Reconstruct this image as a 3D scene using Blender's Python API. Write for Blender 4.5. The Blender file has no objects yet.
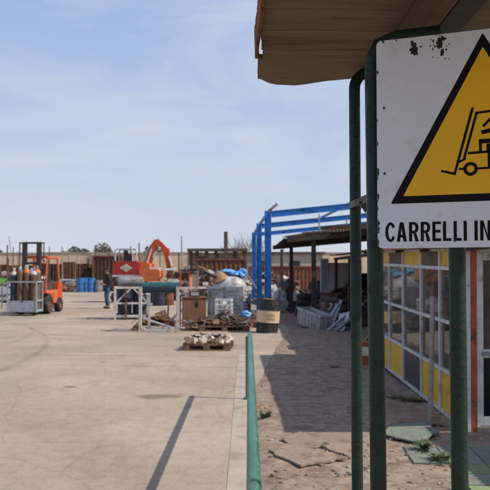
import bpy, bmesh, math, random
from mathutils import Vector, Matrix, Euler, noise as mnoise

scene = bpy.context.scene
COL = scene.collection
R = math.radians

# ------------------------------------------------------------------ camera
CAM_H, FPX, PITCH = 1.65, 700.0, math.atan(25 / 700.0)
cam_d = bpy.data.cameras.new('camera')
cam = bpy.data.objects.new('camera', cam_d)
COL.objects.link(cam)
cam.location = (0, 0, CAM_H)
cam.rotation_euler = (math.pi / 2 + PITCH, 0, 0)
cam_d.sensor_width = 36.0
cam_d.lens = 36.0 * FPX / 490.0
cam_d.clip_start = 0.05
cam_d.clip_end = 3000
cam_d.dof.use_dof = True
cam_d.dof.focus_distance = 1.9
cam_d.dof.aperture_fstop = 12.0
scene.camera = cam

# ------------------------------------------------------------------ sun and sky
SUN_DIR = Vector((1.0, -0.27, 1.095)).normalized()
sun_d = bpy.data.lights.new('sun', 'SUN')
sun_d.energy = 4.5
sun_d.angle = R(0.55)
sun_d.color = (1.0, 0.93, 0.83)
sun = bpy.data.objects.new('sun', sun_d)
COL.objects.link(sun)
sun.location = SUN_DIR * 60
sun.rotation_euler = (-SUN_DIR).to_track_quat('-Z', 'Y').to_euler()

world = bpy.data.worlds.new('World')
scene.world = world
world.use_nodes = True
wn, wl = world.node_tree.nodes, world.node_tree.links
wn.clear()
w_out = wn.new('ShaderNodeOutputWorld')
w_bg = wn.new('ShaderNodeBackground')
w_sky = wn.new('ShaderNodeTexSky')
w_sky.sky_type = 'NISHITA'
w_sky.sun_disc = False
w_sky.sun_elevation = math.asin(SUN_DIR.z)
w_sky.sun_rotation = math.atan2(SUN_DIR.x, SUN_DIR.y)
w_sky.air_density = 1.0
w_sky.dust_density = 1.0
w_sky.ozone_density = 1.0
w_bg.inputs[1].default_value = 0.105
# thin high veil, ground haze towards the horizon, wispy cloud, all round the sky
w_tc = wn.new('ShaderNodeTexCoord')
w_map = wn.new('ShaderNodeMapping')
w_map.inputs['Scale'].default_value = (1.0, 1.0, 3.6)
w_map.inputs['Rotation'].default_value = (0.0, R(14), 0.0)
wl.new(w_tc.outputs['Generated'], w_map.inputs[0])
w_no = wn.new('ShaderNodeTexNoise')
w_no.inputs['Scale'].default_value = 2.6
w_no.inputs['Detail'].default_value = 9
w_no.inputs['Roughness'].default_value = 0.6
w_no.inputs['Distortion'].default_value = 0.5
wl.new(w_map.outputs[0], w_no.inputs['Vector'])
w_rp = wn.new('ShaderNodeValToRGB')
w_rp.color_ramp.elements[0].position = 0.44
w_rp.color_ramp.elements[0].color = (0.0, 0.0, 0.0, 1)
w_rp.color_ramp.elements[1].position = 0.72
w_rp.color_ramp.elements[1].color = (0.75, 0.75, 0.75, 1)
wl.new(w_no.outputs['Fac'], w_rp.inputs[0])
w_sep = wn.new('ShaderNodeSeparateXYZ')
wl.new(w_tc.outputs['Generated'], w_sep.inputs[0])
w_hz = wn.new('ShaderNodeMapRange')
w_hz.inputs['From Min'].default_value = 0.0
w_hz.inputs['From Max'].default_value = 0.36
w_hz.inputs['To Min'].default_value = 0.95
w_hz.inputs['To Max'].default_value = 0.0
wl.new(w_sep.outputs['Z'], w_hz.inputs['Value'])
def w_mix(a, col, fac):
    x = wn.new('ShaderNodeMixRGB')
    x.inputs['Color2'].default_value = (*col, 1)
    if isinstance(fac, float):
        x.inputs['Fac'].default_value = fac
    else:
        wl.new(fac, x.inputs['Fac'])
    wl.new(a, x.inputs['Color1'])
    return x.outputs[0]
w_c = w_mix(w_sky.outputs[0], (3.5, 4.7, 7.7), 0.72)
w_c = w_mix(w_c, (5.45, 5.95, 6.75), w_hz.outputs[0])
w_c = w_mix(w_c, (5.9, 6.2, 6.9), w_rp.outputs[0])
wl.new(w_c, w_bg.inputs[0])
wl.new(w_bg.outputs[0], w_out.inputs[0])

scene.view_settings.view_transform = 'Standard'
scene.view_settings.look = 'None'
scene.view_settings.exposure = 0.13
scene.view_settings.gamma = 1.0
scene.view_settings.use_curve_mapping = False
scene.render.engine = 'CYCLES'
scene.render.resolution_x = 1024
scene.render.resolution_y = 1024

# ------------------------------------------------------------------ pixel -> place helpers
def ray(x, y):
    s, c = math.sin(PITCH), math.cos(PITCH)
    a, b = x - 245.0, 245.0 - y
    return Vector((a, -s * b + c * FPX, c * b + s * FPX))

def gnd(x, y, z=0.0):
    d = ray(x, y)
    t = (z - CAM_H) / d.z
    return Vector((d.x * t, d.y * t, z))

def at(x, y, Y):
    d = ray(x, y)
    t = Y / d.y
    return Vector((d.x * t, Y, CAM_H + d.z * t))

# ------------------------------------------------------------------ materials
MATS = {}

def M(name, col, rough=0.75, metal=0.0, var=0.18, scale=9.0, bump=0.25, bscale=None,
      dirt=None, dirt_amt=0.0, dscale=4.0, rnd=0.0, spec=0.4, stretch=None, hue2=None):
    if name in MATS:
        return MATS[name]
    m = bpy.data.materials.new(name)
    m.use_nodes = True
    n, l = m.node_tree.nodes, m.node_tree.links
    p = n['Principled BSDF']
    p.inputs['Metallic'].default_value = metal
    p.inputs['Specular IOR Level'].default_value = spec
    tc = n.new('ShaderNodeTexCoord')
    src = tc.outputs['Object']
    if stretch:
        mp = n.new('ShaderNodeMapping')
        mp.inputs['Scale'].default_value = stretch
        l.new(src, mp.inputs[0])
        src = mp.outputs[0]
    a = n.new('ShaderNodeTexNoise')
    a.inputs['Scale'].default_value = scale
    a.inputs['Detail'].default_value = 6
    a.inputs['Roughness'].default_value = 0.62
    l.new(src, a.inputs['Vector'])
    rp = n.new('ShaderNodeValToRGB')
    c1 = [max(0, c * (1 - var)) for c in col]
    c2 = list(hue2) if hue2 else [min(1, c * (1 + var)) for c in col]
    rp.color_ramp.elements[0].position = 0.3
    rp.color_ramp.elements[0].color = (*c1, 1)
    rp.color_ramp.elements[1].position = 0.7
    rp.color_ramp.elements[1].color = (*c2, 1)
    l.new(a.outputs['Fac'], rp.inputs[0])
    out = rp.outputs[0]
    rgh_src = None
    if dirt and dirt_amt > 0:
        d = n.new('ShaderNodeTexNoise')
        d.inputs['Scale'].default_value = dscale
        d.inputs['Detail'].default_value = 9
        d.inputs['Roughness'].default_value = 0.7
        l.new(src, d.inputs['Vector'])
        dr = n.new('ShaderNodeValToRGB')
        th = 0.66 - 0.3 * dirt_amt
        dr.color_ramp.elements[0].position = max(0.0, th - 0.06)
        dr.color_ramp.elements[1].position = min(1.0, th + 0.07)
        l.new(d.outputs['Fac'], dr.inputs[0])
        mx = n.new('ShaderNodeMixRGB')
        mx.inputs['Color2'].default_value = (*dirt, 1)
        l.new(dr.outputs[0], mx.inputs['Fac'])
        l.new(out, mx.inputs['Color1'])
        out = mx.outputs[0]
        rgh_src = dr.outputs[0]
    if rnd:
        oi = n.new('ShaderNodeObjectInfo')
        mr = n.new('ShaderNodeMapRange')
        mr.inputs['To Min'].default_value = 1 - rnd
        mr.inputs['To Max'].default_value = 1 + rnd
        l.new(oi.outputs['Random'], mr.inputs['Value'])
        hs = n.new('ShaderNodeHueSaturation')
        l.new(mr.outputs[0], hs.inputs['Value'])
        l.new(out, hs.inputs['Color'])
        out = hs.outputs[0]
    l.new(out, p.inputs['Base Color'])
    if rgh_src:
        mr2 = n.new('ShaderNodeMapRange')
        mr2.inputs['To Min'].default_value = rough
        mr2.inputs['To Max'].default_value = 0.92
        l.new(rgh_src, mr2.inputs['Value'])
        l.new(mr2.outputs[0], p.inputs['Roughness'])
    else:
        p.inputs['Roughness'].default_value = rough
    if bump:
        b = n.new('ShaderNodeTexNoise')
        b.inputs['Scale'].default_value = bscale or scale * 5
        b.inputs['Detail'].default_value = 5
        l.new(src, b.inputs['Vector'])
        bp = n.new('ShaderNodeBump')
        bp.inputs['Strength'].default_value = bump
        bp.inputs['Distance'].default_value = 0.01
        l.new(b.outputs['Fac'], bp.inputs['Height'])
        l.new(bp.outputs[0], p.inputs['Normal'])
    MATS[name] = m
    return m

RUST = (0.13, 0.045, 0.02)
GRIME = (0.05, 0.04, 0.03)

def mat_concrete():
    m = bpy.data.materials.new('yard_concrete')
    m.use_nodes = True
    n, l = m.node_tree.nodes, m.node_tree.links
    p = n['Principled BSDF']
    p.inputs['Roughness'].default_value = 0.9
    p.inputs['Specular IOR Level'].default_value = 0.25
    tc = n.new('ShaderNodeTexCoord')
    def nz(sc, det=5, ro=0.6, vec=None, dist=0.0):
        t = n.new('ShaderNodeTexNoise')
        t.inputs['Scale'].default_value = sc
        t.inputs['Detail'].default_value = det
        t.inputs['Roughness'].default_value = ro
        t.inputs['Distortion'].default_value = dist
        l.new(vec or tc.outputs['Object'], t.inputs['Vector'])
        return t.outputs['Fac']
    def ramp(src, stops):
        r = n.new('ShaderNodeValToRGB')
        while len(r.color_ramp.elements) < len(stops):
            r.color_ramp.elements.new(0.5)
        for e, (pos, c) in zip(r.color_ramp.elements, stops):
            e.position = pos
            e.color = (*c, 1) if len(c) == 3 else c
        l.new(src, r.inputs[0])
        return r.outputs[0]
    def mul(a, b, f=1.0):
        x = n.new('ShaderNodeMixRGB')
        x.blend_type = 'MULTIPLY'
        x.inputs['Fac'].default_value = f
        l.new(a, x.inputs['Color1'])
        l.new(b, x.inputs['Color2'])
        return x.outputs[0]
    base = ramp(nz(0.55, 6, 0.6), [(0.3, (0.33, 0.263, 0.196)), (0.5, (0.38, 0.307, 0.234)), (0.72, (0.42, 0.346, 0.268))])
    grain = ramp(nz(75, 4, 0.75), [(0.30, (0.55, 0.54, 0.53)), (0.50, (1, 1, 1)), (0.70, (1.0, 1.0, 1.0))])
    mid = ramp(nz(7, 7, 0.7), [(0.3, (0.80, 0.79, 0.78)), (0.55, (1, 1, 1))])
    spk = ramp(nz(26, 5, 0.8), [(0.34, (0.74, 0.73, 0.72)), (0.47, (1, 1, 1)), (0.66, (1, 1, 1)), (0.74, (1.14, 1.13, 1.12))])
    c = mul(mul(mul(base, grain), mid), spk)
    # tyre sweeps: wide warped arcs
    mp = n.new('ShaderNodeMapping')
    mp.inputs['Location'].default_value = (6.0, -4.0, 0)
    l.new(tc.outputs['Object'], mp.inputs[0])
    wv = n.new('ShaderNodeTexWave')
    wv.wave_type = 'RINGS'
    wv.rings_direction = 'Z'
    wv.inputs['Scale'].default_value = 0.10
    wv.inputs['Distortion'].default_value = 5.0
    wv.inputs['Detail'].default_value = 2
    wv.inputs['Detail Scale'].default_value = 0.6
    l.new(mp.outputs[0], wv.inputs['Vector'])
    tr = ramp(wv.outputs['Fac'], [(0.86, (1, 1, 1)), (0.95, (0.86, 0.85, 0.84))])
    c = mul(c, tr, 0.45)
    # dark oil and damp stains
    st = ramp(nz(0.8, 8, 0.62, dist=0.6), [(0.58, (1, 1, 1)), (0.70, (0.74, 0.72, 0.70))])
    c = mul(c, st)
    sp = ramp(nz(3.3, 4, 0.5), [(0.70, (1, 1, 1)), (0.74, (0.52, 0.49, 0.47))])
    c = mul(c, sp)
    # hairline cracks
    vo = n.new('ShaderNodeTexVoronoi')
    vo.feature = 'DISTANCE_TO_EDGE'
    vo.inputs['Scale'].default_value = 0.23
    wob = n.new('ShaderNodeMixRGB')
    wob.blend_type = 'ADD'
    wob.inputs['Fac'].default_value = 0.22
    wn2 = n.new('ShaderNodeTexNoise')
    wn2.inputs['Scale'].default_value = 2.2
    wn2.inputs['Detail'].default_value = 6
    l.new(tc.outputs['Object'], wn2.inputs['Vector'])
    l.new(tc.outputs['Object'], wob.inputs['Color1'])
    l.new(wn2.outputs['Color'], wob.inputs['Color2'])
    l.new(wob.outputs[0], vo.inputs['Vector'])
    cr = ramp(vo.outputs['Distance'], [(0.0, (0.68, 0.66, 0.64)), (0.0028, (1, 1, 1))])
    c = mul(c, cr, 0.42)
    big = ramp(nz(0.16, 4, 0.55, dist=0.8), [(0.38, (0.86, 0.85, 0.845)), (0.60, (1.05, 1.04, 1.03))])
    c = mul(c, big)
    # stains, a dark oval patch and tyre arcs with their own place on the slab
    def spot(cx, cy, rx, ry, col, soft=0.5, f=1.0):
        mp_ = n.new('ShaderNodeMapping')
        mp_.vector_type = 'TEXTURE'
        mp_.inputs['Location'].default_value = (cx, cy, 0)
        mp_.inputs['Scale'].default_value = (rx, ry, 1)
        l.new(tc.outputs['Object'], mp_.inputs[0])
        ln = n.new('ShaderNodeVectorMath')
        ln.operation = 'LENGTH'
        l.new(mp_.outputs[0], ln.inputs[0])
        ad = n.new('ShaderNodeMath')
        ad.operation = 'MULTIPLY_ADD'
        ad.inputs[1].default_value = 1.0
        l.new(nz(3.0, 6, 0.65), ad.inputs[0])
        l.new(ln.outputs['Value'], ad.inputs[2])
        return mul(c, ramp(ad.outputs[0], [(1.25 - 0.45, col), (1.0, (1, 1, 1))]), f)
    def arc(cx, cy, rad, w, col):
        mp_ = n.new('ShaderNodeMapping')
        mp_.vector_type = 'TEXTURE'
        mp_.inputs['Location'].default_value = (cx, cy, 0)
        l.new(tc.outputs['Object'], mp_.inputs[0])
        ln = n.new('ShaderNodeVectorMath')
        ln.operation = 'LENGTH'
        l.new(mp_.outputs[0], ln.inputs[0])
        sb_ = n.new('ShaderNodeMath')
        sb_.operation = 'SUBTRACT'
        sb_.inputs[1].default_value = rad
        l.new(ln.outputs['Value'], sb_.inputs[0])
        ab = n.new('ShaderNodeMath')
        ab.operation = 'ABSOLUTE'
        l.new(sb_.outputs[0], ab.inputs[0])
        ad = n.new('ShaderNodeMath')
        ad.operation = 'MULTIPLY_ADD'
        ad.inputs[1].default_value = w * 3
        l.new(nz(1.6, 7, 0.7), ad.inputs[0])
        l.new(ab.outputs[0], ad.inputs[2])
        return mul(c, ramp(ad.outputs[0], [(w * 1.2, col), (w * 2.4, (1, 1, 1))]))
    g1, g2, g3 = gnd(158, 396.5), gnd(86, 318.5), gnd(70, 387)
    c = spot(g1.x, g1.y, 0.75, 0.40, (0.55, 0.53, 0.52))  # plain darker oval left of the handrail's far end
    c = spot(g2.x, g2.y, 1.6, 1.3, (0.62, 0.64, 0.68))
    c = spot(g3.x, g3.y, 0.25, 0.2, (0.5, 0.47, 0.45))
    for k_, (cx_, cy_, rad_) in enumerate(((-16, 16, 9.2), (-16, 16, 10.7), (-13, 31, 15.5), (-13, 31, 16.9), (-3.5, -6, 18.2), (-3.5, -6, 19.6), (2, 30, 12.5), (2, 30, 13.9), (-20, 12, 14.5), (-20, 12, 16.0))):
        c = arc(cx_, cy_, rad_, 0.11, (0.76, 0.745, 0.73))
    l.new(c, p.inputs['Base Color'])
    bp = n.new('ShaderNodeBump')
    bp.inputs['Strength'].default_value = 0.35
    bp.inputs['Distance'].default_value = 0.006
    l.new(nz(60, 6, 0.7), bp.inputs['Height'])
    l.new(bp.outputs[0], p.inputs['Normal'])
    return m

def mat_glass():
    m = bpy.data.materials.new('window_glass')
    m.use_nodes = True
    n, l = m.node_tree.nodes, m.node_tree.links
    n.clear()
    o = n.new('ShaderNodeOutputMaterial')
    mx = n.new('ShaderNodeMixShader')
    tr = n.new('ShaderNodeBsdfTransparent')
    tr.inputs[0].default_value = (0.50, 0.52, 0.50, 1)
    gl = n.new('ShaderNodeBsdfGlossy')
    gl.inputs['Roughness'].default_value = 0.035
    fr = n.new('ShaderNodeFresnel')
    fr.inputs[0].default_value = 1.5
    no = n.new('ShaderNodeTexNoise')
    no.inputs['Scale'].default_value = 2.2
    bp = n.new('ShaderNodeBump')
    bp.inputs['Strength'].default_value = 0.05
    bp.inputs['Distance'].default_value = 0.02
    l.new(no.outputs['Fac'], bp.inputs['Height'])
    l.new(bp.outputs[0], gl.inputs['Normal'])
    l.new(fr.outputs[0], mx.inputs[0])
    l.new(tr.outputs[0], mx.inputs[1])
    l.new(gl.outputs[0], mx.inputs[2])
    df = n.new('ShaderNodeBsdfDiffuse')
    df.inputs[0].default_value = (0.42, 0.38, 0.32, 1)
    dn = n.new('ShaderNodeTexNoise')
    dn.inputs['Scale'].default_value = 3.5
    dn.inputs['Detail'].default_value = 7
    tcg = n.new('ShaderNodeTexCoord')
    l.new(tcg.outputs['Object'], dn.inputs['Vector'])
    dm = n.new('ShaderNodeMapRange')
    dm.inputs['From Min'].default_value = 0.3
    dm.inputs['From Max'].default_value = 0.8
    dm.inputs['To Min'].default_value = 0.03
    dm.inputs['To Max'].default_value = 0.24
    l.new(dn.outputs['Fac'], dm.inputs['Value'])
    m2 = n.new('ShaderNodeMixShader')
    l.new(dm.outputs[0], m2.inputs[0])
    l.new(mx.outputs[0], m2.inputs[1])
    l.new(df.outputs[0], m2.inputs[2])
    l.new(m2.outputs[0], o.inputs[0])
    return m

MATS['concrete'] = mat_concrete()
MATS['glass'] = mat_glass()
M('dirt', (0.215, 0.152, 0.108), 0.95, var=0.38, scale=2.2, bump=0.7, bscale=45, dirt=(0.30, 0.235, 0.178), dirt_amt=0.45, dscale=7, spec=0.2)
M('dirt_far', (0.27, 0.21, 0.155), 0.95, var=0.2, scale=0.3, bump=0.3, bscale=8, spec=0.2)
M('edge_concrete', (0.375, 0.31, 0.25), 0.9, var=0.12, scale=3, bump=0.4, bscale=70, dirt=(0.27, 0.215, 0.165), dirt_amt=0.38, dscale=2.5, spec=0.25)
M('pebble', (0.30, 0.25, 0.20), 0.9, var=0.35, scale=3, bump=0.2)
M('slab', (0.245, 0.18, 0.128), 0.92, var=0.2, scale=6, bump=0.5, bscale=60, dirt=(0.14, 0.10, 0.07), dirt_amt=0.3, rnd=0.1)
M('slab_green', (0.17, 0.165, 0.135), 0.9, var=0.25, scale=14, bump=0.4, dirt=(0.12, 0.20, 0.13), dirt_amt=0.35, dscale=12, rnd=0.08)
M('tile_green', (0.18, 0.245, 0.095), 0.8, var=0.2, scale=10, bump=0.3, dirt=(0.17, 0.15, 0.10), dirt_amt=0.32, dscale=6, rnd=0.12)
M('green_pipe', (0.0065, 0.026, 0.017), 0.45, var=0.4, scale=18, bump=0.3, bscale=90, dirt=(0.028, 0.024, 0.018), dirt_amt=0.25, dscale=30, spec=0.35)
M('rail_green', (0.035, 0.135, 0.085), 0.33, var=0.25, scale=14, bump=0.25, bscale=90, dirt=(0.11, 0.17, 0.12), dirt_amt=0.2, dscale=60, stretch=(1, 0.25, 1))
M('sign_white', (0.69, 0.725, 0.81), 0.55, var=0.05, scale=6, bump=0.05, dirt=(0.58, 0.57, 0.56), dirt_amt=0.16, dscale=9)
M('sign_yellow', (0.84, 0.47, 0.006), 0.5, var=0.05, scale=7, bump=0.03)
M('sign_black', (0.008, 0.008, 0.010), 0.6, var=0.2, bump=0.03, spec=0.12)
M('chip', (0.022, 0.03, 0.018), 0.85, var=0.7, scale=120, bump=0.4)
M('roof_board', (0.175, 0.132, 0.096), 0.9, var=0.13, scale=7, bump=0.4, bscale=30, stretch=(0.35, 2.2, 1), dirt=(0.105, 0.075, 0.052), dirt_amt=0.36, dscale=3.5, rnd=0.11, spec=0.15)
M('roof_felt', (0.16, 0.13, 0.10), 0.95, var=0.3, scale=9, bump=0.7)
M('rust_edge', (0.20, 0.06, 0.02), 0.85, var=0.55, scale=24, bump=0.6, bscale=60, dirt=(0.06, 0.028, 0.015), dirt_amt=0.5, dscale=20)
M('beam_wood', (0.10, 0.06, 0.033), 0.85, var=0.25, scale=6, stretch=(5, 0.5, 5), bump=0.3)
M('beam_green', (0.028, 0.036, 0.03), 0.7, var=0.25, scale=12, bump=0.2)
M('alu', (0.52, 0.52, 0.51), 0.5, metal=0.15, var=0.1, scale=12, bump=0.06, dirt=(0.30, 0.27, 0.23), dirt_amt=0.25, dscale=8)
M('panel_yellow', (0.62, 0.37, 0.012), 0.6, var=0.12, scale=5, bump=0.08, dirt=(0.42, 0.25, 0.06), dirt_amt=0.32, dscale=5)
M('panel_dark', (0.028, 0.032, 0.042), 0.35, var=0.3, scale=5, bump=0.05)
M('panel_brown', (0.11, 0.075, 0.05), 0.8, var=0.3, scale=6, bump=0.2)
M('post_red', (0.36, 0.075, 0.03), 0.6, var=0.2, scale=10, bump=0.1, dirt=GRIME, dirt_amt=0.3, dscale=9)
M('pole_grey', (0.26, 0.24, 0.22), 0.7, var=0.15, scale=14, bump=0.2, dirt=RUST, dirt_amt=0.25, dscale=6)
M('rust', (0.155, 0.075, 0.042), 0.9, var=0.4, scale=7, bump=0.5, dirt=(0.08, 0.035, 0.02), dirt_amt=0.45, dscale=5)
M('rust_red', (0.175, 0.065, 0.04), 0.85, var=0.35, scale=4, bump=0.3, dirt=(0.12, 0.045, 0.025), dirt_amt=0.45, dscale=2.5)
M('rust_dark', (0.075, 0.035, 0.02), 0.9, var=0.35, scale=5, bump=0.4, dirt=(0.04, 0.022, 0.015), dirt_amt=0.4, dscale=3)
M('timber_dark', (0.05, 0.038, 0.028), 0.9, var=0.35, scale=8, bump=0.4)
M('steel_dark', (0.035, 0.034, 0.034), 0.55, var=0.3, scale=9, bump=0.2, dirt=(0.09, 0.06, 0.04), dirt_amt=0.25)
M('steel_grey', (0.25, 0.25, 0.255), 0.55, metal=0.3, var=0.2, scale=9, bump=0.2, dirt=(0.16, 0.11, 0.08), dirt_amt=0.3)
M('cage_grey', (0.31, 0.335, 0.38), 0.55, var=0.12, scale=12, bump=0.1, dirt=(0.24, 0.20, 0.17), dirt_amt=0.3, dscale=7)
M('white_paint', (0.50, 0.48, 0.45), 0.6, var=0.1, scale=8, bump=0.12, dirt=(0.34, 0.24, 0.17), dirt_amt=0.33, dscale=6)
M('white_plastic', (0.68, 0.67, 0.66), 0.5, var=0.08, scale=6, bump=0.08, dirt=(0.36, 0.33, 0.29), dirt_amt=0.3, dscale=5)
M('sack_white', (0.38, 0.37, 0.36), 0.8, var=0.15, scale=6, bump=0.3, dirt=(0.30, 0.26, 0.22), dirt_amt=0.3)
M('tank_grey', (0.43, 0.43, 0.435), 0.5, var=0.14, scale=5, bump=0.15, dirt=(0.25, 0.22, 0.19), dirt_amt=0.36, dscale=4)
M('blue_steel', (0.036, 0.225, 0.58), 0.45, var=0.22, scale=3, bump=0.08, dirt=(0.03, 0.08, 0.2), dirt_amt=0.2, dscale=5)
M('blue_drum', (0.035, 0.135, 0.36), 0.4, var=0.15, scale=6, bump=0.08)
M('blue_bag', (0.13, 0.36, 0.66), 0.4, var=0.25, scale=12, bump=0.3)
M('blue_dark', (0.012, 0.022, 0.045), 0.55, var=0.3, scale=6, bump=0.15, dirt=GRIME, dirt_amt=0.3)
M('drum_black', (0.017, 0.018, 0.022), 0.45, var=0.4, scale=8, bump=0.12, dirt=(0.07, 0.055, 0.045), dirt_amt=0.28)
M('drum_label', (0.62, 0.44, 0.27), 0.7, var=0.1, scale=7, bump=0.08)
M('print_grey', (0.24, 0.18, 0.14), 0.8, var=0.2, bump=0.0)
M('drum_lid', (0.42, 0.24, 0.13), 0.8, var=0.3, scale=9, bump=0.2, dirt=RUST, dirt_amt=0.4)
M('orange_paint', (0.60, 0.135, 0.04), 0.5, var=0.15, scale=6, bump=0.1, dirt=(0.25, 0.10, 0.05), dirt_amt=0.3, dscale=6)
M('orange_red', (0.52, 0.07, 0.022), 0.5, var=0.15, scale=6, bump=0.1, dirt=(0.22, 0.08, 0.04), dirt_amt=0.3, dscale=5)
M('machine_red', (0.36, 0.03, 0.022), 0.5, var=0.15, scale=5, bump=0.06)
M('diamond', (0.55, 0.47, 0.40), 0.6, var=0.1, bump=0.0)
M('rubber', (0.022, 0.021, 0.02), 0.85, var=0.3, scale=9, bump=0.3, dirt=(0.085, 0.07, 0.055), dirt_amt=0.35)
M('gas_tan', (0.125, 0.075, 0.048), 0.6, var=0.2, scale=7, bump=0.15, dirt=RUST, dirt_amt=0.25, rnd=0.15)
M('gas_blue', (0.02, 0.03, 0.055), 0.55, var=0.25, scale=7, bump=0.12)
M('gas_orange', (0.55, 0.15, 0.05), 0.55, var=0.2, scale=7, bump=0.1)
M('cap_white', (0.42, 0.41, 0.40), 0.5, var=0.06, bump=0.03)
M('teal', (0.012, 0.082, 0.082), 0.55, var=0.35, scale=10, bump=0.35, stretch=(1, 3, 3))
M('cabinet_brown', (0.20, 0.092, 0.05), 0.75, var=0.2, scale=6, bump=0.25, stretch=(3, 3, 0.6), dirt=(0.11, 0.05, 0.03), dirt_amt=0.3)
M('instrument', (0.27, 0.33, 0.30), 0.5, var=0.15, bump=0.05)
M('pallet_wood', (0.30, 0.205, 0.125), 0.9, var=0.3, scale=6, bump=0.3, stretch=(0.5, 4, 4), rnd=0.25)
M('pallet_dark', (0.16, 0.10, 0.06), 0.9, var=0.3, scale=6, bump=0.3, rnd=0.25)
M('part_rust', (0.20, 0.13, 0.085), 0.8, var=0.4, scale=14, bump=0.4)
M('part_pale', (0.58, 0.49, 0.40), 0.65, var=0.25, scale=14, bump=0.3)
M('brown_bag', (0.27, 0.16, 0.09), 0.85, var=0.2, scale=9, bump=0.4)
M('wall_beige', (0.66, 0.49, 0.34), 0.9, var=0.08, scale=0.7, bump=0.2, bscale=9, dirt=(0.50, 0.36, 0.24), dirt_amt=0.34, dscale=0.5)
M('wall_grey', (0.42, 0.37, 0.31), 0.9, var=0.1, scale=0.8, bump=0.2, bscale=9, dirt=(0.28, 0.23, 0.19), dirt_amt=0.3, dscale=0.6)
M('frame_dark', (0.10, 0.07, 0.05), 0.9, var=0.2, scale=3, bump=0.2)
M('leaf', (0.05, 0.085, 0.025), 0.7, var=0.5, scale=2, bump=0.0)
M('leaf_dry', (0.085, 0.095, 0.035), 0.8, var=0.5, scale=3, bump=0.0)
M('leaf_far', (0.065, 0.066, 0.042), 0.8, var=0.45, scale=0.8, bump=0.0)
M('flower', (0.62, 0.14, 0.04), 0.6, var=0.2, bump=0.0)
M('bark', (0.15, 0.12, 0.10), 0.9, var=0.3, scale=8, bump=0.3)
M('twig', (0.24, 0.20, 0.17), 0.9, var=0.2, scale=5, bump=0.0)
M('skin', (0.36, 0.19, 0.12), 0.6, var=0.08, bump=0.05)
M('jacket', (0.016, 0.016, 0.02), 0.85, var=0.3, scale=9, bump=0.3)
M('jeans', (0.035, 0.075, 0.135), 0.85, var=0.3, scale=9, bump=0.3)
M('shoe', (0.03, 0.022, 0.018), 0.7, var=0.2, bump=0.1)
M('lime', (0.10, 0.55, 0.05), 0.5, var=0.1, bump=0.05)
M('box_red', (0.36, 0.09, 0.045), 0.7, var=0.2, bump=0.1)
M('door_dark', (0.008, 0.008, 0.010), 0.25, var=0.2, bump=0.0, spec=0.2)
M('inner_dark', (0.07, 0.055, 0.045), 0.9, var=0.3, scale=3, bump=0.2)
M('foil_grey', (0.50, 0.51, 0.53), 0.45, metal=0.2, var=0.25, scale=7, bump=0.3)

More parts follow.
